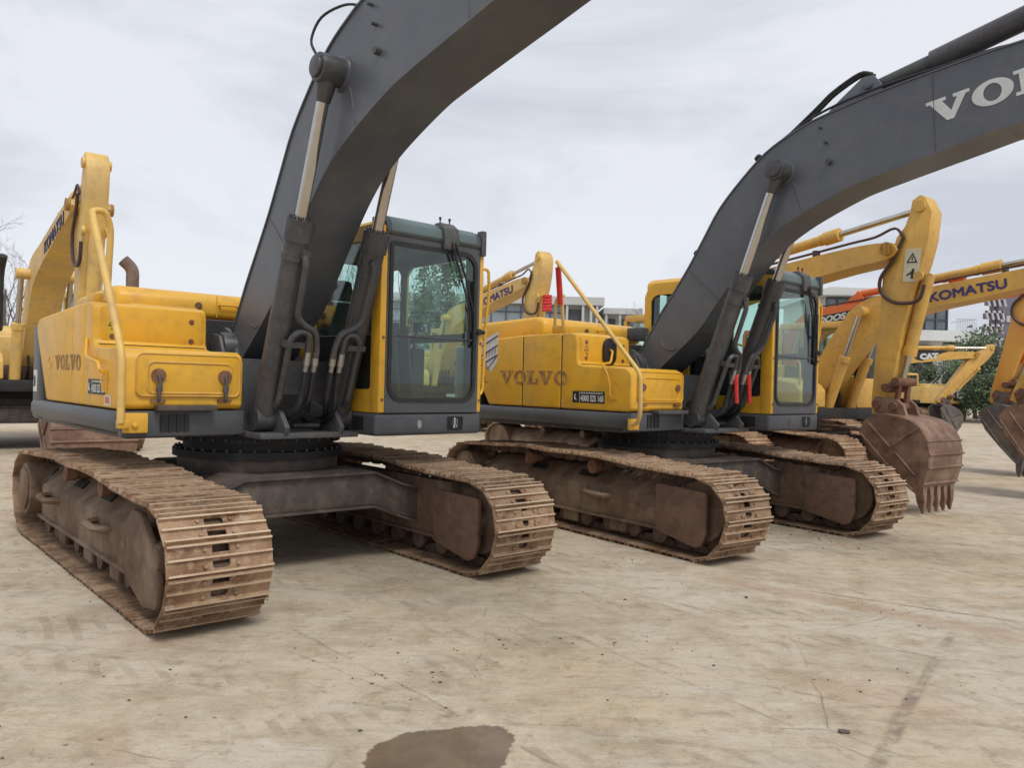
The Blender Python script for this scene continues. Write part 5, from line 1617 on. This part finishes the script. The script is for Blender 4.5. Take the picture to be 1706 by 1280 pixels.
leafy('bush', wx(1450, 52), 52, 2.6, 1.6, 3.2, 'low bush behind the cylinders of the lettered yellow machine', 'bush', 12, 1, 0, 2200, .13)
# far hedge line closing the yard
rr = random.Random(3)
mb = MB()
for k in range(9000):
    x = rr.uniform(-90, 110); top = 3.0 + 1.3 * math.sin(x * .21) + .8 * math.sin(x * .53 + 1)
    p = Vector((x, 95 + rr.uniform(-1.5, 1.5), abs(rr.gauss(0, 1)) * .01 + rr.random() ** .8 * max(top, .8)))
    a = Vector((rr.uniform(-1, 1), rr.uniform(-1, 1), rr.uniform(-1, 1))).normalized() * .42
    b = a.orthogonal().normalized() * .28
    mb.quad(p - a, p + b, p + a, p - b)
hd = mb.build('hedgerow', LEAF[1])
tag(hd, 'low dark hedgerow along the far edge of the yard', 'hedge', kind='stuff')

# ------------------------------------------------------------------ stones and crumbs of soil
CLOD = mat('dark_soil_clod', (.09, .075, .055), .9, c2=(.16, .13, .1), scale=30, amt=.8, bump=.3, bscale=60)
def clod(tgt, x, y, r, rr):
    bm2 = bmesh.new(); bmesh.ops.create_icosphere(bm2, subdivisions=1, radius=1)
    sx, sy, sz = r * rr.uniform(.7, 1.4), r * rr.uniform(.7, 1.4), r * rr.uniform(.35, .7)
    vs = [tgt.bm.verts.new((x + v.co.x * sx * rr.uniform(.75, 1.2), y + v.co.y * sy * rr.uniform(.75, 1.2), max(0.001, sz * .5 + v.co.z * sz * rr.uniform(.75, 1.2)))) for v in bm2.verts]
    bm2.verts.ensure_lookup_table()
    for f in bm2.faces: tgt.bm.faces.new([vs[v.index] for v in f.verts])
    bm2.free()
rr = random.Random(12)
ST = [((1.5, 3.51), .018, 'flat dark chip of bark on the ground at lower right'), ((1.13, 4.31), .010, 'small round pebble near the middle right of the ground'),
      ((-1.39, 3.49), .010, 'dark pebble at lower left below the rusty track'), ((-.61, 3.4), .009, 'dark pebble just left of the damp patch'),
      ((1.72, 5.72), .016, 'small dark stone in front of the middle track'), ((.83, 5.59), .012, 'small stone between the two front machines')]
for (x, y), r, lb in ST:
    mb = MB(); clod(mb, x, y, r, rr)
    if 'chip' in lb:
        for v in mb.bm.verts: v.co.x = 1.5 + (v.co.x - 1.5) * 1.9
    tag(mb.build('stone', CLOD), lb, 'stone')
mb = MB()
for k in range(520):
    if rr.random() < .6:
        cx, cy = rr.choice([(-.6, 4.1), (.0, 4.7), (1.0, 6.8), (3.1, 8.2), (-1.9, 3.9), (.75, 4.6), (2.6, 5.5), (3.4, 7.6), (-.35, 3.95), (1.9, 4.1)])
        x, y = cx + rr.gauss(0, .22), cy + rr.gauss(0, .16)
    else:
        y = 3 + rr.random() ** 1.6 * 14; x = rr.uniform(-.75, .8) * y
    clod(mb, x, y, (.0015 + .008 * rr.random() ** 3) * (1 + (y > 7) * .8), rr)
gv = mb.build('soil_crumbs', CLOD)
tag(gv, 'loose crumbs of soil and grit scattered over the concrete', 'gravel', kind='stuff')

# ------------------------------------------------------------------ keep the tree at thing > part > sub-part
def depth(o):
    d_ = 0
    while o.parent: o = o.parent; d_ += 1
    return d_
for o in sorted([q for q in bpy.data.objects if depth(q) > 2], key=depth):
    while depth(o) > 2:
        p_ = o.parent
        m_ = p_.matrix_local @ o.matrix_local
        o.parent = p_.parent
        o.matrix_local = m_
